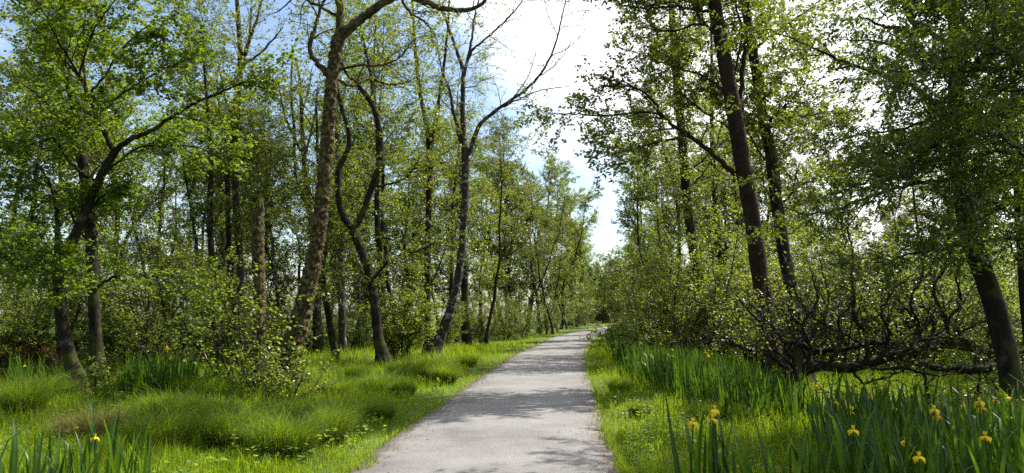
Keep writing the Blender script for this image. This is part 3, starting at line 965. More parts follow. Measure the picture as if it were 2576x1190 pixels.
# low willow sprawling along the ground
traced_tree('sprawling_tree', 'low dark tree sprawling sideways over the grass behind the irises', 13.6,
    [(1962, 985, 52), (2000, 945, 46), (2063, 920, 42), (2128, 926, 40), (2189, 913, 38), (2249, 893, 36), (2320, 873, 34), (2390, 866, 34), (2455, 878, 32), (2515, 890, 26), (2600, 880, 16)],
    [[(1970, 940, 24), (1988, 863, 20, .2), (2053, 883, 22, .3), (2128, 878, 22, .3), (2189, 863, 20, .4), (2249, 862, 18, .4), (2330, 850, 12, .5), (2400, 820, 7, .6)],
     [(2300, 912, 22, .2), (2370, 928, 30, .2), (2440, 931, 32, .2), (2511, 923, 28, .2), (2600, 930, 20, .3)],
     [(2183, 908, 20), (2180, 838, 17, .1), (2151, 803, 14, .2), (2146, 717, 12, .3), (2144, 642, 9, .4), (2130, 560, 6, .5)],
     [(2447, 878, 24), (2405, 833, 19, -.1), (2370, 783, 16, -.2), (2350, 727, 12, -.2), (2380, 667, 9, -.2), (2402, 610, 6, -.2)],
     [(2338, 870, 18), (2350, 818, 14, .2), (2335, 783, 11, .3), (2294, 757, 8, .4), (2250, 700, 5, .5)],
     [(2320, 872, 14), (2308, 820, 11, -.2), (2275, 770, 8, -.3), (2240, 740, 5, -.4)],
     [(2140, 926, 12), (2169, 963, 9, -.2), (2209, 953, 8, -.3), (2274, 935, 6, -.4)],
     [(2050, 885, 14), (2010, 830, 11, .2), (1985, 780, 8, .4), (1960, 720, 5, .6)],
     [(2100, 880, 12), (2075, 810, 10, .3), (2085, 740, 8, .5), (2060, 650, 5, .8)],
     [(2240, 890, 13), (2225, 810, 10, .5), (2235, 730, 7, .8), (2215, 640, 4, 1.1)],
     [(2470, 880, 12), (2500, 800, 9, .3), (2490, 700, 6, .6), (2520, 620, 4, .8)],
     [(2108, 926, 9), (2110, 960, 7, -.05), (2113, 1010, 6, -.1)],
     [(2322, 925, 13), (2328, 965, 12, .1), (2338, 1020, 13, .1)],
     [(2466, 925, 12), (2462, 965, 10), (2455, 1015, 11)],
     [(2000, 930, 12), (1950, 880, 9, -.3), (1890, 860, 6, -.5), (1830, 850, 4, -.6)],
     [(2030, 900, 9), (1990, 840, 8, -.5), (1930, 810, 6, -.8), (1880, 760, 4, -.9)]],
    bark='bark_dark', leaf='leaf_olive', leaf_size=.055, auto=18, auto_t=(.06, .95), auto_len=(1.0, 2.4), auto_up=.7, per2=9, per3=7, per_leaf=4, seed=80, wf=0.75, group=GR, sides=14, step=.10, flare=.1, rough=.10,
    limb_leaf_t=.5, len2=(.5, 1.2), len3=(.25, .6), wig=.32, cat='tree',
    extra_bare=[[(2020, 935, 16, -.3), (2040, 880, 14, -.4), (2020, 820, 12, -.5), (2055, 760, 9, -.5), (2045, 690, 6, -.6)], [(2080, 920, 14, -.3), (2120, 860, 13, -.5), (2110, 800, 11, -.6), (2150, 750, 8, -.6), (2140, 690, 5, -.6)],
                [(2210, 905, 15, -.3), (2240, 840, 13, -.5), (2215, 790, 11, -.6), (2250, 730, 9, -.6), (2300, 690, 6, -.7)], [(2290, 880, 14, -.2), (2310, 820, 12, -.4), (2290, 760, 10, -.5), (2320, 690, 8, -.5), (2310, 620, 5, -.5)],
                [(2400, 870, 15, -.3), (2380, 810, 13, -.4), (2420, 760, 11, -.5), (2405, 690, 8, -.5), (2440, 640, 5, -.5)], [(1985, 930, 16, -.5), (1930, 890, 13, -.8), (1870, 880, 10, -1.0), (1810, 850, 7, -1.1), (1750, 860, 4, -1.1)],
                [(1990, 900, 14, -.4), (1950, 830, 12, -.7), (1900, 800, 9, -.8), (1850, 740, 6, -.9)], [(2140, 915, 14, -.4), (2200, 930, 12, -.6), (2270, 925, 10, -.7), (2340, 945, 7, -.8), (2400, 935, 4, -.8)],
                [(2260, 895, 14, -.4), (2330, 855, 12, -.6), (2400, 845, 10, -.7), (2470, 810, 7, -.8), (2520, 800, 4, -.8)], [(2160, 860, 12, .2), (2080, 820, 10, .0), (2020, 770, 8, -.1), (1990, 700, 5, -.2)]])

# ------------------------------------------------------------------ trees of the wood behind
def wood_tree(name, label, loc, H, r0, seed, start=.25, n1=20, spread=.22, n2=8, n3=5, nl=18, leaf_size=.12, leaf='leaf_olive', bark='bark_dark', lean=.03, group=None, multi=1, wig=.18, cat='tree'):
    g = np.random.default_rng(seed)
    root = thing(name, loc, label, cat, group)
    t = Acc()
    AP, AR = [], []
    for s in range(multi):
        P0 = np.array([[g.normal(0, .12 * (multi - 1)), g.normal(0, .12 * (multi - 1)), -.15]])
        D0 = np.array([[g.normal(0, lean + .12 * (multi > 1)), g.normal(0, lean + .12 * (multi > 1)), 1.]])
        h = H * (1 if s == 0 else g.uniform(.6, .95))
        P = grow(P0, D0, np.array([h]), 22, .10, .10, 1.0, g)
        Rd = (r0 / multi ** .35) * (np.linspace(1, .08, 23) ** .9 + .5 * np.exp(-np.arange(23) * 1.1))[None]
        t.add(*tubes(P, Rd, 9 if multi == 1 else 7))
        k = max(3, n1 // multi)
        P1, D1, L1, R1 = spawn(P, Rd, k, start, 1.0, (.6, 1.3), (h * spread * .7, h * spread * 1.2), .45, g, up=.3, lenfall=.55)
        Q = grow(P1, D1, L1, 8, wig, .05, 1.0, g)
        QR = np.minimum(R1, .014 * L1)[:, None] * np.linspace(1, .2, 9)[None]
        t.add(*tubes(Q, QR, 5))
        AP.append(Q)
        AR.append(QR)
    t.build('trunk', M[bark], root)
    AP, AR = np.concatenate(AP), np.concatenate(AR)
    P0, D0, L0, R0 = spawn(AP, AR, n2, .2, 1.0, (.5, 1.2), (H * .05, H * .12), .6, g, up=.08, lenfall=.3)
    P2 = grow(P0, D0, L0, 5, wig, .03, .85, g)
    R2 = np.clip(R0, .006, .02)[:, None] * np.linspace(1, .35, 6)[None]
    P0, D0, L0, R0 = spawn(P2, R2, n3, .15, 1.0, (.4, 1.2), (H * .025, H * .06), .5, g, lenfall=.3)
    P3 = grow(P0, D0, L0, 3, wig, .02, .85, g)
    c = Acc()
    c.add(*tubes(P2, R2 * 1.3, 3), mat=1)
    c.add(*tubes(P3[:, ::3], np.full((len(P3), 2), .007), 3), mat=1)
    leaves(c, P3, nl, .0, leaf_size, LEAF_FAR, 0, g, jit=.05)
    c.build('crown', [M[leaf], M['twig']], root, smooth_shade=False, kind='stuff')
    return root


GW = 'trees of the wood behind'
pos = lambda px, d: ((px - 1288) / FPX * d, d)
protos = []
for k, (H, r0, st, sp, leaf, bk) in enumerate([(14, .20, .18, .22, 'leaf_olive', 'bark_dark'), (15, .17, .15, .24, 'leaf_olive', 'bark_dark'), (18, .22, .30, .18, 'leaf_far', 'bark_pale'),
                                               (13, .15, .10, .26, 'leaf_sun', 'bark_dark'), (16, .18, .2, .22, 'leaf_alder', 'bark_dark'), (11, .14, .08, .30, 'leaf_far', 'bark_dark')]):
    x, y = pos([560, 1010, 1290, 1640, 60, 2150][k], [44, 52, 58, 48, 36, 34][k])
    protos.append(wood_tree('broadleaf_tree', 'x', (x, y, hz(x, y)), H, r0, 200 + k, start=st, spread=sp, leaf=leaf, bark=bk, group=GW))
plabels = ['tall tree deep in the wood behind the three slender trunks', 'bushy tree behind the dark twin-stemmed trunk', 'tall pale-barked tree beside the open sky over the path',
           'bright yellow-green tree where the path bends out of sight', 'tall leafy tree at the edge of the view behind the crooked tree', 'broad rounded tree seen through the boughs over the fallen limbs']
for p, lb in zip(protos, plabels):
    p['label'] = lb
more = [  # px of the foot, depth, prototype, scale, label
    (-40, 30, 3, 1.0, 'leafy tree cut by the picture edge behind the crooked tree'), (120, 42, 1, 1.1, None), (330, 34, 1, .95, 'tree filling the gap between the crooked tree and the snapped stump'),
    (420, 46, 0, .78, None), (250, 55, 2, 1.0, None), (640, 40, 4, .68, None), (690, 56, 2, .72, None), (760, 46, 1, .78, None), (900, 44, 5, 1.1, None), (830, 62, 0, 1.0, None), (960, 60, 4, 1.0, None),
    (1120, 62, 1, .95, None), (1215, 50, 3, .85, 'small bright tree behind the leaning white-edged trunk'), (1180, 74, 0, .9, None), (1265, 72, 4, 1.05, None), (1325, 76, 1, 1.08, None), (1355, 66, 5, 1.2, 'low rounded tree over the outside of the path bend'),
    (-20, 40, 4, 1.0, None), (200, 38, 3, 1.0, None), (380, 40, 4, .8, None), (480, 36, 3, .82, 'bright tree between the crooked tree and the tall pale trunk'), (540, 52, 1, .85, None), (600, 60, 2, .8, None), (700, 36, 3, .78, 'low-branched tree right behind the snapped stump'),
    (800, 38, 4, .95, None), (870, 54, 1, 1.05, None), (930, 50, 3, 1.0, None), (1040, 44, 3, .9, None), (1090, 54, 4, .9, None), (1150, 48, 5, 1.0, None), (1240, 60, 3, .85, None), (1300, 64, 5, 1.2, None),
    (1395, 82, 0, 1.12, None), (1410, 74, 3, .95, None), (1450, 84, 5, 1.05, None), (1500, 118, 3, .75, None), (1485, 108, 4, .62, None), (1515, 112, 1, .66, None), (1545, 120, 4, .62, None), (1575, 112, 1, .68, None), (1590, 104, 4, .72, None), (1455, 98, 4, .7, None), (1610, 110, 1, .8, None), (1635, 96, 4, .85, None), (1530, 122, 5, .8, 'dark rounded tree straight beyond the end of the path'), (1560, 116, 3, .75, None), (1600, 96, 5, .85, None), (1625, 84, 3, .8, None),
    (1640, 72, 5, .95, None), (1680, 52, 3, .9, None), (1730, 62, 1, .95, None), (1800, 40, 5, .95, None), (1880, 58, 4, .9, None), (1930, 42, 3, .8, None), (2030, 38, 5, .75, None), (2130, 56, 1, .8, None), (2270, 56, 4, .75, None), (2400, 46, 1, .7, None), (2480, 28, 3, .6, None), (1430, 92, 3, 1.1, None), (1470, 100, 1, .95, None),
    (1615, 70, 1, 1.0, None), (1660, 60, 4, .85, None), (1700, 42, 1, .9, 'leafy tree behind the straight trunk on the iris side'), (1760, 55, 0, .95, None), (1850, 46, 3, .95, None), (1900, 34, 5, .9, 'rounded tree low behind the two leaning trunks'),
    (1960, 52, 1, .85, None), (2080, 48, 3, .7, None), (2230, 44, 5, .75, None), (2330, 34, 3, .65, None), (2420, 26, 5, .7, None), (2520, 34, 1, .75, None), (2600, 24, 4, .7, None)]

LANDMARKS = [(-400, 'picture edge'), (170, 'crooked tree'), (245, 'straight rough trunk'), (540, 'dark slender trunk'), (605, 'tall pale trunk'), (655, 'snapped stump'), (770, 'mossy leaning trunk'), (860, 'straight grey trunk'), (945, 'V-forked tree'),
             (1078, 'twin-stemmed trunk'), (1150, 'white-edged leaning tree'), (1340, 'outer path bend'), (1540, 'path end'), (1745, 'straight leafy trunk'), (1930, 'stout reddish trunk'), (2000, 'slim dark trunk'), (2180, 'sprawling tree'), (2480, 'dark leaning trunk'), (3200, 'view edge')]
_order = ['front', 'second', 'third', 'fourth', 'fifth', 'sixth', 'seventh', 'eighth', 'ninth', 'tenth', 'eleventh', 'twelfth', 'thirteenth', 'fourteenth', 'fifteenth', 'sixteenth']


def spot_labels(items, noun):
    """items (px, depth, look) -> labels that say between which trunks each one is seen and in which row"""
    out, cells = [None] * len(items), {}
    for i, (px, d, look) in enumerate(items):
        k = max(q for q in range(len(LANDMARKS)) if LANDMARKS[q][0] <= px)
        cells.setdefault(k, []).append((d, i))
    for k, c in cells.items():
        for n, (d, i) in enumerate(sorted(c)):
            out[i] = f"{items[i][2]} {noun} between {LANDMARKS[k][1]} and {LANDMARKS[k + 1][1]}, {_order[n]} from the front" if n else f"{items[i][2]} {noun} between {LANDMARKS[k][1]} and {LANDMARKS[k + 1][1]}, frontmost there"
    return out


looks = ['tall olive-leaved', 'bushy olive-leaved', 'tall pale-barked', 'bright yellow-green', 'deep green', 'rounded grey-green']
auto_l = spot_labels([(m[0], m[1], looks[m[2]]) for m in more], 'wood tree')
gl = {0: 'one of the tall slender trees massed in the wood left of the path', 1: 'one of the trees massed in the wood beyond the iris bed'}
for k, (px, d, pi, s, lb) in enumerate(more):
    x, y = pos(px, d)
    side = int(px > 1540)
    dup(protos[pi], (x, y, hz(x, y)), rng.uniform(0, 6.28), s * rng.uniform(.94, 1.06), lb or auto_l[k], ('wood left of the path', 'wood beyond the iris bed')[side])

# slim stems with high thin crowns, standing in front of the mass
slim = []
for k, (px, d) in enumerate([(730, 33), (1130, 43)]):
    slim.append(wood_tree('slender_tree', ['slim bare-stemmed tree just right of the snapped stump, grey trunk', 'slim bare-stemmed tree behind the twin-stemmed trunk'][k], (*pos(px, d), hz(*pos(px, d))), [14, 16][k], [.11, .13][k], 260 + k, start=[.42, .5][k],
                          n1=13, spread=.16, nl=11, leaf_size=.10, bark=['bark_pale', 'bark_dark'][k], group='slim bare-stemmed trees', lean=.06))
sl = [(90, 27, 0, 1.0), (300, 29, 1, .95), (440, 31, 0, .9), (480, 40, 1, .8), (630, 36, 1, .75), (685, 40, 0, .85), (890, 38, 0, 1.0), (1000, 36, 1, 1.0), (1020, 46, 0, 1.0), (1105, 52, 1, .95), (1195, 56, 0, 1.0), (1225, 44, 1, .8), (1250, 66, 1, .9), (1290, 58, 0, .85),
      (1330, 70, 1, .8), (1375, 64, 0, .7), (1390, 60, 1, .72), (1402, 66, 0, .75), (1425, 72, 1, .7), (1440, 88, 0, .75), (1470, 92, 1, .7), (1640, 44, 1, .8), (1675, 38, 0, .8), (1860, 34, 1, .8), (2090, 30, 0, .7), (2290, 27, 1, .6)]
sla = spot_labels([(m[0], m[1], ('slim pale', 'slim dark')[m[2]]) for m in sl], 'bare-stemmed tree')
for (px, d, pi, s), lb in zip(sl, sla):
    x, y = pos(px, d)
    dup(slim[pi], (x, y, hz(x, y)), rng.uniform(0, 6.28), s, lb, 'slim bare-stemmed trees', (rng.normal(0, .04), rng.normal(0, .05)))

# far-off wood: one mass
def far_wood():
    g = np.random.default_rng(5)
    a = Acc()
    spots = []
    for k in range(64):
        d = g.uniform(80, 135)
        px = g.uniform(-120, 2700)
        H = g.uniform(10, 15)
        if 1390 < px < 1640 or k < 24:
            px = g.uniform(1400, 1640)
            d = g.uniform(118, 140)
            H = g.uniform(7, 10.5)
        spots.append((px, d, H))
    for px, d, H in spots:
        x, y = pos(px, d)
        if abs(path_dist(x, y)[0]) < 5:
            continue
        P = grow(np.array([[x, y, -.2]]), np.array([[0, 0, 1.]]), np.array([H]), 8, .06, .1, 1, g)
        Rd = np.linspace(.16, .03, 9)[None]
        a.add(*tubes(P, Rd, 5), mat=1)
        P1, D1, L1, R1 = spawn(P, Rd, 22, .08, 1.0, (.6, 1.4), (H * .14, H * .3), .4, g, up=.2, lenfall=.5)
        Q = grow(P1, D1, L1, 5, .2, .04, 1, g)
        a.add(*tubes(Q, np.minimum(R1, .05)[:, None] * np.linspace(1, .3, 6)[None], 3), mat=1)
        P1, D1, L1, R1 = spawn(Q, np.full(Q.shape[:2], .02), 5, .2, 1, (.5, 1.2), (H * .06, H * .13), .5, g)
        Q2 = grow(P1, D1, L1, 3, .2, .02, .9, g)
        leaves(a, Q2, 18, 0, .30, LEAF_FAR, 0, g, jit=.2)
    o = a.build('far_wood', [M['leaf_far'], M['twig']], smooth_shade=False, kind='stuff')
    tag(o, 'distant mass of woodland closing off the view behind the trees', 'woodland')


far_wood()

# ------------------------------------------------------------------ shrubs
def shrub(name, label, loc, H, W, seed, stems=9, leaf='leaf_shrub', leaf_size=.055, tpl=LEAF_KITE, n2=7, n3=6, nl=9, group=None, twig='twig', wig=.2):
    g = np.random.default_rng(seed)
    root = thing(name, loc, label, 'shrub', group)
    az = np.arange(stems) * 2.4 + g.uniform(0, 1, stems)
    out = g.uniform(.1, .75, stems)
    P0 = np.stack([np.cos(az) * out * W * .25, np.sin(az) * out * W * .25, np.full(stems, -.08)], 1)
    D0 = np.stack([np.cos(az) * out * W / H, np.sin(az) * out * W / H, np.ones(stems)], 1)
    P1 = grow(P0, D0, H * g.uniform(.65, 1.1, stems), 9, wig * .7, .06, 1, g)
    R1 = (.010 + .006 * H) * np.linspace(1, .2, 10)[None] * g.uniform(.6, 1.2, stems)[:, None]
    for k in range(stems):
        b = Acc()
        b.add(*tubes(P1[k:k + 1], R1[k:k + 1], 6))
        b.build('stem', M[twig], root)
    P0, D0, L0, R0 = spawn(P1, R1, n2, .12, 1, (.5, 1.3), (H * .18, H * .38), .5, g, lenfall=.4)
    P2 = grow(P0, D0, L0, 5, wig, .03, .85, g)
    R2 = np.clip(R0, .003, .012)[:, None] * np.linspace(1, .4, 6)[None]
    P0, D0, L0, R0 = spawn(P2, R2, n3, .15, 1, (.4, 1.2), (H * .08, H * .2), .5, g, lenfall=.3)
    P3 = grow(P0, D0, L0, 3, wig, .02, .85, g)
    t = Acc()
    t.add(*tubes(P2, R2, 4))
    t.add(*tubes(P3, np.full(P3.shape[:2], .0028 if H < 3 else .004), 3))
    t.build('twigs', M[twig], root, kind='stuff')
    c = Acc()
    leaves(c, P3, nl, .1, leaf_size, tpl, 0, g, jit=.015 + .006 * H)
    c.build('foliage', M[leaf], root, smooth_shade=False, kind='stuff')
    return root


GS = 'understorey shrubs'


def put(px, d):
    x, y = pos(px, d)
    return x, y, hz(x, y)


shrub('shrub', 'sunlit round-leaved shrub at the foot of the mossy leaning trunk', put(622, 16.0), 2.6, 1.9, 301, 15, leaf_size=.08, nl=4, n2=8, n3=5)
shrub('shrub', 'low twiggy shrub hugging the mossy trunk and the grass edge', put(715, 15.2), 1.2, 1.8, 302, 12, leaf_size=.068, nl=5, twig='twig')
shrub('shrub', 'small leafy suckers at the base of the crooked tree', put(268, 16.6), 1.0, 1.0, 303, 10, leaf_size=.05, nl=6, leaf='leaf_sun')
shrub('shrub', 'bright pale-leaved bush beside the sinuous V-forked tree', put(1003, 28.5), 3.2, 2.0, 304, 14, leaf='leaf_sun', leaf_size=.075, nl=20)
sp = [shrub('shrub', 'dark shrub behind the crooked tree near the brown bracken heap', put(70, 22), 4.2, 4.0, 305, 12, leaf='leaf_alder', leaf_size=.075, n2=9, n3=6, nl=28, group=GS),
      shrub('shrub', 'twiggy shrub in the shade between the crooked tree and the stump', put(400, 23), 4.4, 4.5, 306, 12, leaf='leaf_olive', leaf_size=.07, n2=9, n3=6, nl=20, group=GS),
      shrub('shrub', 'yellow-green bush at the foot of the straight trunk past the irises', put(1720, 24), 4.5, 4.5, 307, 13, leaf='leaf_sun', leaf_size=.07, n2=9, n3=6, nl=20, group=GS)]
smore = [(-30, 20, 1, .8, 'dim shrub at the picture edge behind the yellow irises'), (180, 26, 1, 1.0, None), (310, 27, 0, .95, 'shrub glimpsed right behind the straight rough trunk'), (500, 27, 0, .85, None), (590, 30, 1, 1.0, None), (240, 32, 2, 1.1, None), (450, 33, 1, 1.2, None), (560, 36, 0, 1.2, None), (660, 36, 1, 1.1, None), (840, 46, 1, .9, None), (1010, 46, 1, 1.1, None), (1070, 50, 2, 1.0, None), (1170, 54, 1, 1.0, None), (700, 34, 2, .7, None), (780, 36, 1, .75, None),
         (880, 40, 2, .7, None), (915, 38, 1, .65, None), (1125, 42, 2, .7, 'bush just behind the leaning white-edged trunk'), (1215, 46, 1, .8, None), (1270, 52, 1, .8, None), (1310, 54, 2, .9, None), (1370, 62, 1, 1.0, None), (1440, 78, 2, 1.0, 'small sunlit bush on the verge near the path bend'),
         (1462, 104, 1, 1.2, None), (1500, 116, 2, 1.3, None), (1540, 118, 1, 1.4, None), (1590, 118, 2, 1.4, None), (1640, 106, 1, 1.3, None), (1655, 84, 2, 1.1, None), (1640, 60, 1, 1.1, None), (1690, 50, 2, 1.0, None), (1690, 29, 1, 1.0, None), (1760, 31, 2, 1.0, None), (1900, 28, 1, 1.0, None), (2080, 27, 2, 1.0, None), (2200, 28, 1, 1.1, None), (2350, 28, 2, 1.1, None), (2490, 26, 1, 1.0, None), (1668, 42, 1, 1.0, 'first bush beside the irises where the path bends'), (1690, 35, 2, .9, None), (1800, 26, 1, 1.0, None), (1850, 25, 2, .9, 'sunlit bush between the straight and the stout trunks'), (1990, 27, 2, 1.0, None), (2060, 23, 2, .85, None), (2130, 26, 1, .9, None),
         (2210, 24, 2, .9, None), (2290, 26, 2, 1.0, None), (2380, 24, 1, .9, None), (2460, 23, 2, .85, None), (2540, 16, 0, .7, None), (2600, 18, 2, .8, None)]
sauto = spot_labels([(m[0], m[1], ('deep green', 'olive twiggy', 'yellow-green')[m[2]]) for m in smore], 'bush')
for k, (px, d, pi, s, lb) in enumerate(smore):
    side = int(px > 1540)
    s *= 1.0 if side else .78
    dup(sp[pi], put(px, d), rng.uniform(0, 6.28), s * rng.uniform(.93, 1.07), lb or sauto[k], ('shrubs left of the path', 'shrubs behind the iris bed')[side])
# ------------------------------------------------------------------ grass
def blades(acc, x, y, z, h, w, lean, g, segs=2, mat=0, rnd=None, az=None):
    n = len(x)
    az = g.uniform(0, 2 * math.pi, n) if az is None else az
    fz = g.uniform(0, 2 * math.pi, n)
    sx, sy = np.cos(fz) * w * .5, np.sin(fz) * w * .5
    lx, ly = np.cos(az) * lean * h, np.sin(az) * lean * h
    rnd = g.random(n) if rnd is None else rnd
    if segs == 1:
        V = np.stack([np.stack([x - sx, y - sy, z], 1), np.stack([x + sx, y + sy, z], 1), np.stack([x + lx, y + ly, z + h], 1)], 1)
        F = np.arange(n * 3).reshape(n, 3)
        acc.add(V.reshape(-1, 3), F, mat, rnd)
    else:
        mx, my = x + lx * .35, y + ly * .35
        zz = z + h * .62
        V = np.stack([np.stack([x - sx, y - sy, z], 1), np.stack([x + sx, y + sy, z], 1),
                      np.stack([mx + sx * .8, my + sy * .8, zz], 1), np.stack([mx - sx * .8, my - sy * .8, zz], 1),
                      np.stack([x + lx, y + ly, z + h * (1 - .25 * np.clip(lean, 0, 1.5))], 1)], 1)
        b = np.arange(n) * 5
        Q = np.stack([b, b + 1, b + 2, b + 3], 1)
        T = np.stack([b + 3, b + 2, b + 4], 1)
        v = V.reshape(-1, 3).astype(np.float32)
        acc.v.append(v)
        for f in (Q, T):
            acc.f.append(f + acc.n)
            acc.m.append(np.full(n, mat, np.int32))
            acc.r.append(rnd.astype(np.float32))
        acc.n += len(v)


def grass_points(n, d0, d1, g, power=1.6):
    """points in the view wedge, thinning with distance"""
    u = g.random(n)
    e = 2 - power
    d = (d0 ** e + u * (d1 ** e - d0 ** e)) ** (1 / e) if abs(e) > 1e-3 else d0 * (d1 / d0) ** u
    x = g.uniform(-.74, .74, n) * d
    return x, d


def build_grass():
    g = np.random.default_rng(99)
    for nm, n, d0, d1, segs in (('meadow_grass', 150000, 5.5, 15, 2), ('meadow_grass', 200000, 15, 70, 1)):
        x, y = grass_points(n, d0, d1, g)
        pd = path_dist(x, y)
        e = np.abs(pd) - PATH_W
        wob = (vnoise(x * 2.2, y * 2.2, 31) - .5) * .14 + (vnoise(x * 9, y * 9, 38) - .5) * .16
        k = e > -.04 - .11 * smooth(.5, .8, vnoise(x * 1.3, y * 1.3, 40)) + wob
        # bare, shaded soil under the sprawling tree
        bare = smooth(.35, .6, vnoise(x / 1.6 + 9, y / 1.6, 33)) * ((x > 4.6) & (y < 16)) * .6
        k &= g.random(n) > bare
        k &= ~((y > 36) & (np.abs(pd) > 12))
        x, y, pd, e = x[k], y[k], pd[k], e[k]
        z = np.where(e < .04, np.maximum(height(x, y, pd), .03 + rise(y)), height(x, y, pd)) - .01
        patch = vnoise(x / 1.3, y / 1.3, 35)
        fine = vnoise(x / .35, y / .35, 36)
        tuft = smooth(.55, .8, vnoise(x / .28, y / .28, 39))
        h = (.075 + .045 * (pd > 0) + .12 * smooth(.15, 1.3, e)) * (.35 + .7 * patch + .5 * fine + .7 * tuft) * g.uniform(.5, 1.3, len(x))
        far = np.maximum(1, y / 11)
        w = g.uniform(.004, .008, len(x)) * far
        h *= np.minimum(far, 1.35) * (1 - .55 * smooth(35, 50, y))
        lean = np.abs(g.normal(.35, .3, len(x)))
        r = np.clip(.55 * vnoise(x / .9, y / .9, 37) + .25 * patch + .45 * g.random(len(x)) - .15, 0, 1)
        a = Acc()
        blades(a, x, y, z, h, w, lean, g, segs, rnd=r)
        if segs == 2:      # pale dead stalks mixed in, thicker at the path's margin
            m = g.random(len(x)) < .035 + .10 * (e < .25)
            blades(a, x[m], y[m], z[m], h[m] * .7, w[m] * .8, lean[m] * 1.6, g, 2, 1, g.random(m.sum()))
        o = a.build(nm, [M['grass'], M['grass_straw']], smooth_shade=False, kind='stuff')
        o['label'] = 'bright green grass of the near verges' if segs == 2 else 'grass farther along the path under the trees'
        o['category'] = 'grass'


build_grass()


def herbs():
    """broad-leaved weeds too many and too small to count"""
    g = np.random.default_rng(101)
    n = 2600
    x, y = grass_points(n, 6.5, 26, g)
    pd = path_dist(x, y)
    k = (np.abs(pd) > PATH_W + .12) & (vnoise(x / 1.1, y / 1.1, 51) > .42)
    x, y, pd = x[k], y[k], pd[k]
    z = height(x, y, pd)
    m = 7
    i = np.repeat(np.arange(len(x)), m)
    az = g.uniform(0, 6.28, len(i))
    hh = g.uniform(.04, .26, len(i))
    P = np.stack([x[i] + np.cos(az) * .03, y[i] + np.sin(az) * .03, z[i] + hh], 1)
    al = np.stack([np.cos(az), np.sin(az), g.uniform(-.2, .5, len(i))], 1)
    nor = np.stack([g.normal(0, .3, len(i)), g.normal(0, .3, len(i)), np.ones(len(i))], 1)
    V, F = leaf_faces(P, al, nor, np.repeat(g.uniform(.03, .085, len(x)), m) * g.uniform(.7, 1.2, len(i)), LEAF_KITE)
    a = Acc()
    a.add(V, F, 0, np.repeat(g.random(len(x)), m))
    o = a.build('ground_herbs', M['nettle'], smooth_shade=False, kind='stuff')
    tag(o, 'small broad-leaved weeds scattered through the grass', 'weeds')


herbs()


def tussock_proto(label, loc, seed, n=2300, Rr=.34, H=.42, straw=.06, group=None):
    g = np.random.default_rng(seed)
    root = thing('grass_tussock', loc, label, 'grass tussock', group)
    m = Acc()   # raised root mound
    th, ph = np.meshgrid(np.linspace(0, 2 * math.pi, 15)[:-1], np.linspace(0, math.pi / 2, 5))
    rr = Rr * .75 * (1 + .12 * np.sin(3 * th + seed))
    V = np.stack([rr * np.cos(th) * np.cos(ph), rr * np.sin(th) * np.cos(ph), H * .42 * np.sin(ph) - .06], -1)
    idx = np.arange(V.shape[0] * V.shape[1]).reshape(V.shape[:2])
    F = np.stack([idx[:-1], np.roll(idx, -1, 1)[:-1], np.roll(idx, -1, 1)[1:], idx[1:]], -1).reshape(-1, 4)
    m.add(V.reshape(-1, 3), F)
    m.build('mound', M['sedge'], root)
    u = np.sqrt(g.random(n)) * Rr * .85
    a = g.uniform(0, 2 * math.pi, n)
    x, y = u * np.cos(a), u * np.sin(a)
    z = H * .38 * np.sqrt(np.clip(1 - (u / Rr) ** 2, 0, 1)) - .05
    az = a + g.normal(0, .9, n) + .5
    lean = .15 + .7 * (u / Rr) + np.abs(g.normal(0, .38, n))
    h = H * g.uniform(.35, 1.0, n) * (1 + .5 * (g.random(n) < .12))
    b = Acc()
    st = g.random(n) < straw
    blades(b, x[~st], y[~st], z[~st], h[~st], g.uniform(.004, .007, (~st).sum()), lean[~st], g, 2, 0, None, az[~st])
    blades(b, x[st], y[st], z[st] - .02, h[st] * .8, g.uniform(.004, .007, st.sum()), lean[st] * 1.3, g, 2, 1, None, az[st])
    b.build('blades', [M['sedge'], M['grass_straw']], root, smooth_shade=False, kind='stuff')
    return root


GT = 'grass tussocks left of the path'


def gput(px, py):
    p = ground_at(px, py, -.1)
    return p[0], p[1], hz(p[0], p[1])


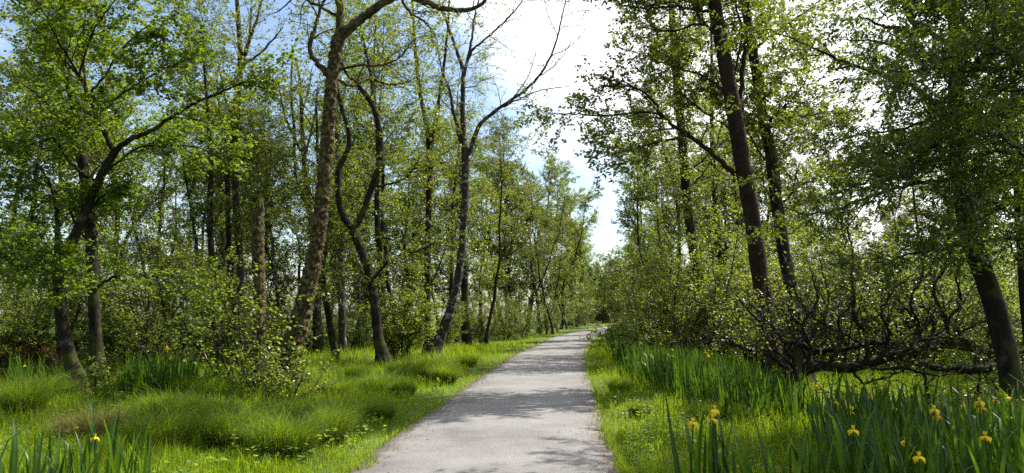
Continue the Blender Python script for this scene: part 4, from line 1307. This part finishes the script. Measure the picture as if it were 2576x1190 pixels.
tus = [tussock_proto('big shaggy green tussock, middle of the grass left of the path', gput(600, 1135), 401, 3600, .42, .52, group=GT),
       tussock_proto('shaggy green tussock nearest the bottom edge left of the path', gput(715, 1165), 402, 3200, .36, .48, group=GT)]
tussock_proto('brown withered tussock of dead grass among the green ones', gput(245, 1085), 403, 3600, .55, .50, straw=.85)
tl = [(800, 1095, 0, .85, 'rounded tussock just behind the front pair left of the path'), (838, 1130, 1, .85, 'small tussock closest to the path edge in front'), (955, 1075, 1, .6, 'little low tussock by itself near the path edge'),
      (690, 1080, 1, .75, 'half-hidden tussock right behind the big shaggy one'), (960, 1000, 0, .9, 'dark-based tussock below the little stump'), (1010, 1012, 1, .8, 'tussock beside the dark-based one, nearer the path'), (1075, 965, 0, .95, 'long-haired tussock near the foot of the leaning tree'),
      (1120, 975, 1, .8, 'tussock between the long-haired one and the path edge'), (480, 1010, 0, .9, 'tussock in front of the small iris clump'), (420, 1075, 1, 1.0, 'tussock right of the brown withered one'), (340, 1000, 1, .9, 'tussock below the foot of the straight rough trunk'), (545, 1015, 1, .9, 'tussock just below the bleached bare branch'), (860, 990, 1, .9, 'tussock at the tip of the moss-covered log'), (120, 1010, 0, .9, 'tussock in front of the crooked tree, beside its foot'), (60, 1040, 1, .9, 'tussock at the picture edge above the corner irises'), (400, 1150, 0, .8, 'tussock beside the yellow iris at the bottom corner'),
      (1180, 930, 1, .8, 'tussock farthest up the verge beside the path'), (760, 1010, 0, .75, 'tussock just below the middle of the mossy log'), (530, 1080, 0, .8, 'tussock between the brown withered one and the big shaggy one'), (1010, 950, 1, .9, 'tussock between the rotten stump and the leaning tree'), (900, 950, 0, .8, 'tussock close behind the small rotten stump'), (180, 985, 1, .9, 'tussock touching the foot of the crooked tree')]
for px, py, k, s, lb in tl:
    s = s * rng.uniform(.8, 1.1)
    dup(tus[k], gput(px, py), rng.uniform(0, 6.28), (s * rng.uniform(.9, 1.4), s * rng.uniform(.8, 1.1), s * rng.uniform(1.0, 1.35)), lb or 'one of the lesser green tussocks scattered over the grass', GT)
GT2 = 'grass tussocks right of the path'
for px, py, k, s, lb in [(1560, 1000, 0, .55, 'middle one of three small tussocks lining the iris side of the path'), (1575, 950, 1, .55, 'farthest of three small tussocks lining the iris side of the path'), (1800, 1075, 0, .8, 'broad low tussock between the nettles and the front irises'), (1610, 1060, 1, .5, 'small tussock behind the nettles, closest of three along the path')]:
    dup(tus[k], gput(px, py), rng.uniform(0, 6.28), s, lb, GT2)

# ------------------------------------------------------------------ irises
def sword(L, W, bend, curl, nseg=6, fold=.0):
    """one sword leaf standing on the origin, leaning along +x"""
    t = np.linspace(0, 1, nseg + 1)
    ang = bend * t + curl * np.clip(t - .55, 0, 1) ** 2 * 6
    ds = L / nseg
    x = np.concatenate([[0], np.cumsum(np.sin(ang[:-1]) * ds)])
    z = np.concatenate([[0], np.cumsum(np.cos(ang[:-1]) * ds)])
    w = W * .5 * np.minimum(1, (1 - t) * 2.6) ** .7 * (.75 + .5 * np.sin(np.clip(t, 0, .6) / .6 * math.pi / 2) * .5)
    V, F = [], []
    for k in range(nseg):
        V += [(x[k], -w[k], z[k]), (x[k] + w[k] * .22, 0, z[k]), (x[k], w[k], z[k])]
    V.append((x[-1], 0, z[-1]))
    for k in range(nseg - 1):
        a = 3 * k
        F += [(a, a + 1, a + 4, a + 3), (a + 1, a + 2, a + 5, a + 4)]
    a = 3 * (nseg - 1)
    T = [(a, a + 1, a + 3), (a + 1, a + 2, a + 3)]
    return np.array(V), F, T


def sword_into(acc, pos, az, tilt, rot, prm, rnd):
    V, F, T = sword(*prm)
    c, s = math.cos(rot), math.sin(rot)
    V = np.stack([V[:, 0] * c - V[:, 1] * s, V[:, 0] * s + V[:, 1] * c, V[:, 2]], 1)
    ct, st = math.cos(tilt), math.sin(tilt)
    V = np.stack([V[:, 0] * ct + V[:, 2] * st, V[:, 1], -V[:, 0] * st + V[:, 2] * ct], 1)
    ca, sa = math.cos(az), math.sin(az)
    V = np.stack([V[:, 0] * ca - V[:, 1] * sa, V[:, 0] * sa + V[:, 1] * ca, V[:, 2]], 1) + np.array(pos)
    n0 = acc.n
    acc.v.append(V.astype(np.float32))
    for f in (np.array(F), np.array(T)):
        acc.f.append(f + n0)
        acc.m.append(np.zeros(len(f), np.int32))
        acc.r.append(np.full(len(f), rnd, np.float32))
    acc.n += len(V)


def petal_mesh(acc, az, drop, L, W, top, rnd, zc=0.0):
    """a drooping fall or an upright standard"""
    n = 5
    t = np.linspace(0, 1, n + 1)
    if drop:
        x = L * .62 * np.sin(t * 1.75)
        z = .22 * L * np.sin(t * 2.4) - L * .95 * t ** 1.9
    else:
        x = L * .35 * t
        z = L * t
    w = W * .5 * np.sin(np.clip(.12 + t * .95, 0, 1) * math.pi) ** .7
    V = []
    for k in range(n + 1):
        V += [(x[k], -w[k], z[k] + zc - w[k] * .25), (x[k], 0, z[k] + zc), (x[k], w[k], z[k] + zc - w[k] * .25)]
    V = np.array(V)
    c, s = math.cos(az), math.sin(az)
    V = np.stack([V[:, 0] * c - V[:, 1] * s, V[:, 0] * s + V[:, 1] * c, V[:, 2] + top], 1)
    F = []
    for k in range(n):
        a = 3 * k
        F += [(a, a + 1, a + 4, a + 3), (a + 1, a + 2, a + 5, a + 4)]
    acc.add(V, np.array(F), 0, np.full(len(F), rnd))


def iris_proto(label, loc, seed, nl=9, H=.95, flowers=1, split=False, group=None, spread=.14):
    g = np.random.default_rng(seed)
    root = thing('iris_plant', loc, label, 'iris', group)
    joined = Acc()
    fan = g.uniform(0, math.pi)
    for k in range(nl):
        u = (k + .5) / nl * 2 - 1
        p = (u * spread * math.cos(fan) + g.normal(0, .03), u * spread * math.sin(fan) + g.normal(0, .03), -.05)
        L = H * g.uniform(.62, 1.08)
        curl = g.choice([0, .1, .3, .8, 1.6, 2.6], p=[.30, .2, .18, .14, .11, .07])
        prm = (L, g.uniform(.028, .042), g.uniform(.02, .34), curl)
        tilt = abs(u) * .30 + g.normal(0, .07)
        az = fan + (0 if u > 0 else math.pi) + g.normal(0, .4)
        a = Acc() if split else joined
        sword_into(a, p, az, tilt, g.uniform(-1.2, 1.2), prm, g.random())
        if split:
            a.build('leaf', M['iris_leaf'], root)
    if not split:
        joined.build('leaves', M['iris_leaf'], root, kind='stuff')
    for k in range(flowers):
        px_, py_ = g.normal(0, .06, 2)
        h = H * g.uniform(.68, .92)
        P = np.array([[(px_, py_, -.03), (px_ + .01, py_, h * .5), (px_ + .03, py_ + .02, h)]])
        s = Acc()
        s.add(*tubes(P, np.array([[.007, .006, .005]]), 5))
        s.build('flower_stem', M['iris_leaf'], root)
        c = P[0, -1]
        rot = g.uniform(0, 6.28)
        if split:
            fl = Acc()
            fl.add(*tubes(np.array([[c, c + (0, 0, .02), c + (0, 0, .045)]]), np.array([[.008, .011, .003]]), 6))
            fo = fl.build('flower', M['iris_petal'], root)
            for q in range(3):
                pa = Acc()
                petal_mesh(pa, rot + q * 2.094, True, .060, .060, c[2] + .02, g.random())
                pa.v[0] += np.array((c[0], c[1], 0), np.float32)
                pa.build('petal', M['iris_petal'], fo, smooth_shade=True)
            for q in range(3):
                pa = Acc()
                petal_mesh(pa, rot + 1.05 + q * 2.094, False, .040, .020, c[2] + .02, g.random())
                pa.v[0] += np.array((c[0], c[1], 0), np.float32)
                pa.build('petal', M['iris_petal'], fo)
        else:
            fl = Acc()
            for q in range(3):
                petal_mesh(fl, rot + q * 2.094, True, .060, .060, c[2] + .02, g.random())
                petal_mesh(fl, rot + 1.05 + q * 2.094, False, .040, .020, c[2] + .02, g.random())
            for v in fl.v:
                v += np.array((c[0], c[1], 0), np.float32)
            fl.build('flower', M['iris_petal'], root, kind='stuff')
    return root


FAR_AWAY = None


def iris_field():
    g = np.random.default_rng(77)
    # prototypes become the first plants of each zone
    spots = []

    def scatter(n, x0, x1, y0, y1, keep, mind):
        out = []
        tries = 0
        while len(out) < n and tries < n * 60:
            tries += 1
            x, y = g.uniform(x0, x1), g.uniform(y0, y1)
            if not keep(x, y):
                continue
            if any((x - a) ** 2 + (y - b) ** 2 < mind ** 2 for a, b in out):
                continue
            out.append((x, y))
        return out

    def pd1(x, y):
        return path_dist(x, y)[0]

    # front bed (each leaf its own part): from the bottom edge to about 10 m
    near = scatter(110, 1.6, 7.4, 5.6, 10.2, lambda x, y: x > 2.25 + (y - 5) * .33 and x < .66 * y + .5, .20)
    near += scatter(8, 1.45, 2.4, 5.5, 6.6, lambda x, y: True, .2)
    left = scatter(18, -4.9, -3.0, 5.2, 7.1, lambda x, y: x < -.45 * y - .1, .2)
    ps = [iris_proto('x', (0, 0, 0), 500 + k, nl, H, fl, True, 'irises in the front bed') for k, (nl, H, fl) in enumerate([(9, 1.12, 0), (9, 1.05, 1), (8, 1.16, 0), (10, 1.0, 0), (9, 1.0, 2)])]
    used = [False] * len(ps)

    def place(pi, x, y, lab, grp, s):
        z = hz(x, y)
        if not used[pi]:
            used[pi] = True
            o = ps[pi]
            o.location, o.rotation_euler, o.scale = (x, y, z), (0, 0, g.uniform(0, 6.28)), (s, s, s)
            o['label'], o['group'] = lab, grp
        else:
            dup(ps[pi], (x, y, z), g.uniform(0, 6.28), s, lab, grp)

    for x, y in near:
        pi = int(g.choice([0, 1, 2, 3, 4], p=[.30, .10, .26, .28, .06]))
        fl = pi in (1, 4)
        lab = ('iris with yellow flowers in the shaded front bed beside the path' if fl else 'flowerless iris of tall sword leaves in the shaded front bed') if x > 2.4 else ('yellow-flowered iris at the very front edge of the right verge' if fl else 'dark iris spikes at the very front edge of the verge')
        place(pi, x, y, lab, 'irises in the front bed', g.uniform(.85, 1.08))
    for k, (x, y) in enumerate(left):
        pi = [1, 0, 2, 3, 0, 2, 3][k] if k < 7 else int(g.choice([0, 2, 3]))
        lab = 'iris with one yellow flower in the corner clump left of the path' if pi == 1 else 'broad-leaved flowerless iris in the corner clump left of the path'
        if k == 0:
            x, y = -3.55, 6.5
        place(pi, x, y, lab, 'irises in the corner clump', g.uniform(.85, 1.0))
    # middle bed along the verge
    ms = [iris_proto('x', (0, 0, 0), 520 + k, nl, H, fl, False, 'irises in the long bed') for k, (nl, H, fl) in enumerate([(11, 1.0, 0), (12, .95, 1), (10, 1.05, 0), (12, .9, 1), (11, 1.0, 2)])]
    mused = [False] * len(ms)
    mid = scatter(190, 3.0, 9.5, 11.5, 30, lambda x, y: 1.0 + PATH_W + .12 * vnoise(y, 0, 2) < pd1(x, y) + max(0, (13.5 - y)) * -.35 < 3.9 + .03 * (y - 14), .27)
    mid += scatter(10, 4.2, 5.4, 10.4, 13.0, lambda x, y: True, .3)
    cl = scatter(30, -7.9, -6.4, 15.4, 17.0, lambda x, y: True, .22)
    fl_ = scatter(24, -14.5, -11.4, 18.5, 21, lambda x, y: True, .28)
    for zone, pts, lab0, lab1, grp in (('mid', mid, 'flowerless iris in the long bed following the path', 'yellow-flowered iris in the long bed following the path', 'irises in the long bed'),
                                       ('cl', cl, 'flowerless iris in the small clump between crooked tree and shrub', 'yellow-flowered iris in the small clump between crooked tree and shrub', 'irises in the small clump'),
                                       ('fl', fl_, 'flowerless iris in the shade left of the crooked tree', 'yellow-flowered iris in the shade left of the crooked tree', 'irises left of the crooked tree')):
        for x, y in pts:
            pi = int(g.choice([0, 1, 2, 3, 4], p=[.44, .05, .44, .05, .02] if zone != 'mid' else [.42, .05, .42, .06, .05]))
            z = hz(x, y)
            s = g.uniform(.82, 1.08) * (1.15 if zone == 'cl' else 1)
            lab = lab1 if pi in (1, 3, 4) else lab0
            if not mused[pi]:
                mused[pi] = True
                o = ms[pi]
                o.location, o.rotation_euler, o.scale = (x, y, z), (0, 0, g.uniform(0, 6.28)), (s, s, s)
                o['label'], o['group'] = lab, grp
            else:
                dup(ms[pi], (x, y, z), g.uniform(0, 6.28), s, lab, grp)
    # the rest of the bed, running on into the distance
    a = Acc()
    pts = scatter(260, 4.5, 16, 30, 62, lambda x, y: 1.1 + PATH_W < pd1(x, y) < 4.6, .22)
    pts += scatter(330, 3.0, 10, 12.5, 30, lambda x, y: 1.15 + PATH_W < pd1(x, y) < 4.6, .16)
    for x, y in pts:
        z = hz(x, y)
        for k in range(11):
            sword_into(a, (x + g.normal(0, .11), y + g.normal(0, .11), z - .05), g.uniform(0, 6.28), abs(g.normal(0, .12)), g.uniform(0, 3), (g.uniform(.7, 1.1), .045 if y > 30 else .034, g.uniform(0, .2), g.choice([0, .1, .6, 1.5]), 4), g.random())
    o = a.build('iris_bed', M['iris_leaf'], kind='stuff')
    tag(o, 'mass of sword leaves filling the long iris bed into the distance', 'irises')


iris_field()

# ------------------------------------------------------------------ nettles, fern, debris
def nettle_proto(label, loc, seed, H=.5):
    g = np.random.default_rng(seed)
    root = thing('nettle_plant', loc, label, 'nettle', 'nettles on the verge')
    P = grow(np.array([[0, 0, -.03]]), np.array([[.06, .04, 1.]]), np.array([H]), 8, .05, .2, 1, g)
    a = Acc()
    a.add(*tubes(P, np.linspace(.005, .002, 9)[None], 5))
    a.build('stem', M['nettle'], root)
    for k in range(2, 9):
        for q in range(2):
            az = k * 1.57 + q * math.pi + g.normal(0, .2)
            s = np.array([.09 * (1 - .45 * (k / 9) ** 2) * g.uniform(.8, 1.15)])
            al = np.array([[math.cos(az), math.sin(az), g.uniform(-.25, .1)]])
            nor = np.array([[g.normal(0, .2), g.normal(0, .2), 1.]])
            tpl = (np.array([(0, 0, 0), (.22, -.28, .04), (.6, -.22, .02), (1, 0, -.12), (.6, .22, .02), (.22, .28, .04)]), LEAF_LONG[1])
            V, F = leaf_faces(P[0, k][None], al, nor, s, tpl)
            b = Acc()
            b.add(V, F, 0, np.full(len(F), g.random()))
            b.build('leaf', M['nettle'], root, smooth_shade=False)
    return root


gn = np.random.default_rng(8)
npx = [(1665, 1118), (1700, 1150), (1640, 1165), (1720, 1105), (1760, 1150), (1600, 1140), (1690, 1180), (1780, 1110), (1655, 1075), (1620, 1100), (1740, 1175), (1575, 1110), (1820, 1150), (1715, 1130), (1590, 1175), (1640, 1130), (1680, 1095), (1745, 1125), (1765, 1085), (1610, 1155), (1660, 1150), (1730, 1155), (1690, 1120), (1575, 1150), (1800, 1130), (1630, 1185), (1705, 1085), (1650, 1105)]
np_ = [nettle_proto('tallest nettle standing on the verge between path and front irises', gput(*npx[0]), 601, .62), nettle_proto('pale nettle in the sunlit patch of the narrow verge', gput(*npx[1]), 602, .42)]
for k, (px, py) in enumerate(npx[2:]):
    dup(np_[k % 2], gput(px, py), gn.uniform(0, 6.28), gn.uniform(.65, 1.05), 'one of the low nettles in the sunlit patch of the narrow verge', 'nettles on the verge')
for px, py in [(590, 1160), (520, 1150), (1100, 925), (1085, 935), (1125, 915), (640, 1180), (700, 985), (470, 1110), (1060, 950), (900, 1005)]:
    dup(np_[1], gput(px, py), gn.uniform(0, 6.28), gn.uniform(.7, 1.0), 'low nettle among the tussocks left of the path', 'nettles among the tussocks')


def branch_thing(name, label, pts, mat, cat, sides=8, twigs=0, seed=1, group=None, ground=True, rough=.12):
    g = np.random.default_rng(seed)
    q = np.array(pts, float)
    base = q[0, :3].copy()
    root = thing(name, base, label, cat, group)
    q = catmull(q, 16)
    a = Acc()
    a.add(*bark_tube(q[:, :3], q[:, 3], sides, rough=rough, freq=10, stretch=1))
    a.build('stem', M[mat], root, base)
    if twigs:
        P0, D0, L0, R0 = spawn(q[None, :, :3], q[None, :, 3], twigs, .15, 1, (.5, 1.2), (.2, .6), .5, g, up=.2)
        P = grow(P0, D0, L0, 5, .25, .02, .9, g)
        for k in range(twigs):
            b = Acc()
            b.add(*tubes(P[k:k + 1], np.clip(R0[k:k + 1], .003, .01)[:, None] * np.linspace(1, .3, 6)[None], 5))
            b.build('twig', M[mat], root, base)
    return root


def gp(px, py, dz=0.0, r=.02):
    p = ground_at(px, py, -.1)
    return (p[0], p[1], hz(p[0], p[1]) + dz, r)


branch_thing('mossy_log', 'moss-covered log lying out from the foot of the leaning trunk', [gp(725, 965, .10, .09), gp(770, 968, .09, .085), gp(820, 978, .06, .07), (*gp(875, 990, .02, .05),)], 'moss', 'log', 10)
branch_thing('fallen_branch', 'bleached bare branch on the grass in front of the round-leaved shrub', [gp(590, 1000, .02, .014), gp(605, 985, .16, .013), gp(630, 972, .25, .011), gp(655, 968, .22, .008), gp(690, 965, .2, .005)], 'twig_pale', 'branch', 6, 6, 71)
branch_thing('fallen_branch', 'short pale branch leaning behind the small iris clump', [gp(520, 950, .55, .012), gp(505, 925, .75, .014), gp(490, 910, .95, .015), gp(478, 900, 1.1, .012)], 'twig_pale', 'branch', 6, 3, 72)
branch_thing('fallen_branch', 'long pale dead branch on the shaded ground near the dark leaning trunk', [gp(2300, 1065, .05, .02), gp(2380, 1080, .07, .025), gp(2470, 1085, .06, .028), gp(2576, 1090, .05, .03)], 'dead_wood', 'branch', 7, 5, 73)
branch_thing('fallen_branch', 'crooked dead stick behind the front irises', [gp(2190, 1045, .04, .012), gp(2220, 1030, .16, .014), gp(2260, 1035, .14, .013), gp(2310, 1040, .05, .01)], 'dead_wood', 'branch', 6, 5, 74)
branch_thing('fallen_branch', 'thin grey stick crossing the litter under the sprawling tree', [gp(2330, 1030, .06, .010), gp(2390, 1022, .14, .012), gp(2450, 1030, .10, .011), gp(2520, 1022, .04, .008)], 'twig_pale', 'branch', 6, 7, 75)
branch_thing('rotten_stump', 'small dark rotten stump in the grass below the V-forked tree', [gp(925, 978, -.05, .15), gp(927, 972, .10, .13), gp(932, 968, .20, .10), gp(934, 966, .26, .05)], 'bark_dark', 'stump', 10, rough=.3)
branch_thing('rotten_stump', 'dark broken stub rising from the front irises', [gp(2225, 1100, -.05, .10), gp(2224, 1085, .2, .09), gp(2220, 1080, .42, .075), gp(2212, 1078, .5, .03)], 'bark_dark', 'stump', 10, rough=.3)


def bracken_heap():
    g = np.random.default_rng(66)
    x0, y0, z0 = put(30, 21.6)
    root = thing('bracken_heap', (x0, y0, z0), 'reddish-brown heap of dead bracken in the shade at the edge', 'bracken')
    m = Acc()
    th, ph = np.meshgrid(np.linspace(0, 2 * math.pi, 19)[:-1], np.linspace(0, math.pi / 2, 6))
    V = np.stack([1.5 * np.cos(th) * np.cos(ph), .9 * np.sin(th) * np.cos(ph), 1.15 * np.sin(ph) - .05], -1)
    V *= (1 + .1 * np.sin(3 * th + 2 * ph))[..., None]
    idx = np.arange(V.shape[0] * V.shape[1]).reshape(V.shape[:2])
    F = np.stack([idx[:-1], np.roll(idx, -1, 1)[:-1], np.roll(idx, -1, 1)[1:], idx[1:]], -1).reshape(-1, 4)
    m.add(V.reshape(-1, 3), F)
    m.build('mound', M['dead_leaf'], root)
    n = 5000
    a = g.uniform(0, 6.28, n)
    u = np.sqrt(g.random(n))
    x, y = 1.5 * u * np.cos(a), .9 * u * np.sin(a)
    z = 1.15 * np.sqrt(1 - u ** 2 * .98) - .08
    b = Acc()
    blades(b, x, y, z, g.uniform(.12, .32, n), g.uniform(.01, .025, n), np.abs(g.normal(1.2, .5, n)), g, 2, 0)
    b.build('fronds', M['dead_leaf'], root, smooth_shade=False, kind='stuff')


bracken_heap()


def fern():
    g = np.random.default_rng(67)
    x, y, z = gput(2425, 1030)
    root = thing('fern', (x, y, z), 'small pale green fern in the litter under the sprawling tree', 'fern')
    for k in range(8):
        az = k * .785 + g.normal(0, .2)
        P = grow(np.array([[0, 0, 0.]]), np.array([[math.cos(az) * .8, math.sin(az) * .8, 1.]]), np.array([g.uniform(.35, .5)]), 12, .04, -.11, 1, g)
        a = Acc()
        a.add(*tubes(P, np.linspace(.004, .001, 13)[None], 4))
        T = unit(np.gradient(P[0], axis=0))
        side = unit(np.cross(T, [0, 0, 1.]))
        for i in range(2, 13):
            for s in (-1, 1):
                al = side[i] * s + T[i] * .4
                V, F = leaf_faces(P[0, i][None], al[None], np.array([[0, 0, 1.]]), np.array([.11 * math.sin(math.pi * (i + 1) / 15)]), LEAF_LONG)
                a.add(V, F, 0, np.full(len(F), g.random()))
        a.build('frond', M['nettle'], root, smooth_shade=False)


fern()


def litter():
    """dead leaves and bits of bark strewn on the path margins and under the sprawling tree"""
    g = np.random.default_rng(68)
    n = 2600
    y = g.uniform(5.5, 30, n)
    j = np.searchsorted(PC[:, 1], y)
    s = g.choice([-1, 1], n)
    x = PC[np.clip(j, 0, len(PC) - 1), 0] + s * (PATH_W - np.abs(g.normal(0, .22, n)))
    z = np.full(n, .05)
    n2 = 2600
    x2, y2 = g.uniform(4.6, 9.5, n2), g.uniform(9, 15, n2)
    z2 = height(x2, y2) + .02
    P = np.concatenate([np.stack([x, y, z], 1), np.stack([x2, y2, z2], 1)])
    al = g.normal(0, 1, P.shape)
    al[:, 2] *= .15
    nor = np.stack([g.normal(0, .25, len(P)), g.normal(0, .25, len(P)), np.ones(len(P))], 1)
    V, F = leaf_faces(P, al, nor, np.concatenate([g.uniform(.015, .045, n), g.uniform(.03, .09, n2)]), LEAF_LONG)
    a = Acc()
    a.add(V, F, 0, np.repeat(g.random(len(P)), 2))
    o = a.build('leaf_litter', M['dead_leaf'], smooth_shade=False, kind='stuff')
    tag(o, 'brown dead leaves scattered along the path margin and under trees', 'leaf litter')


litter()
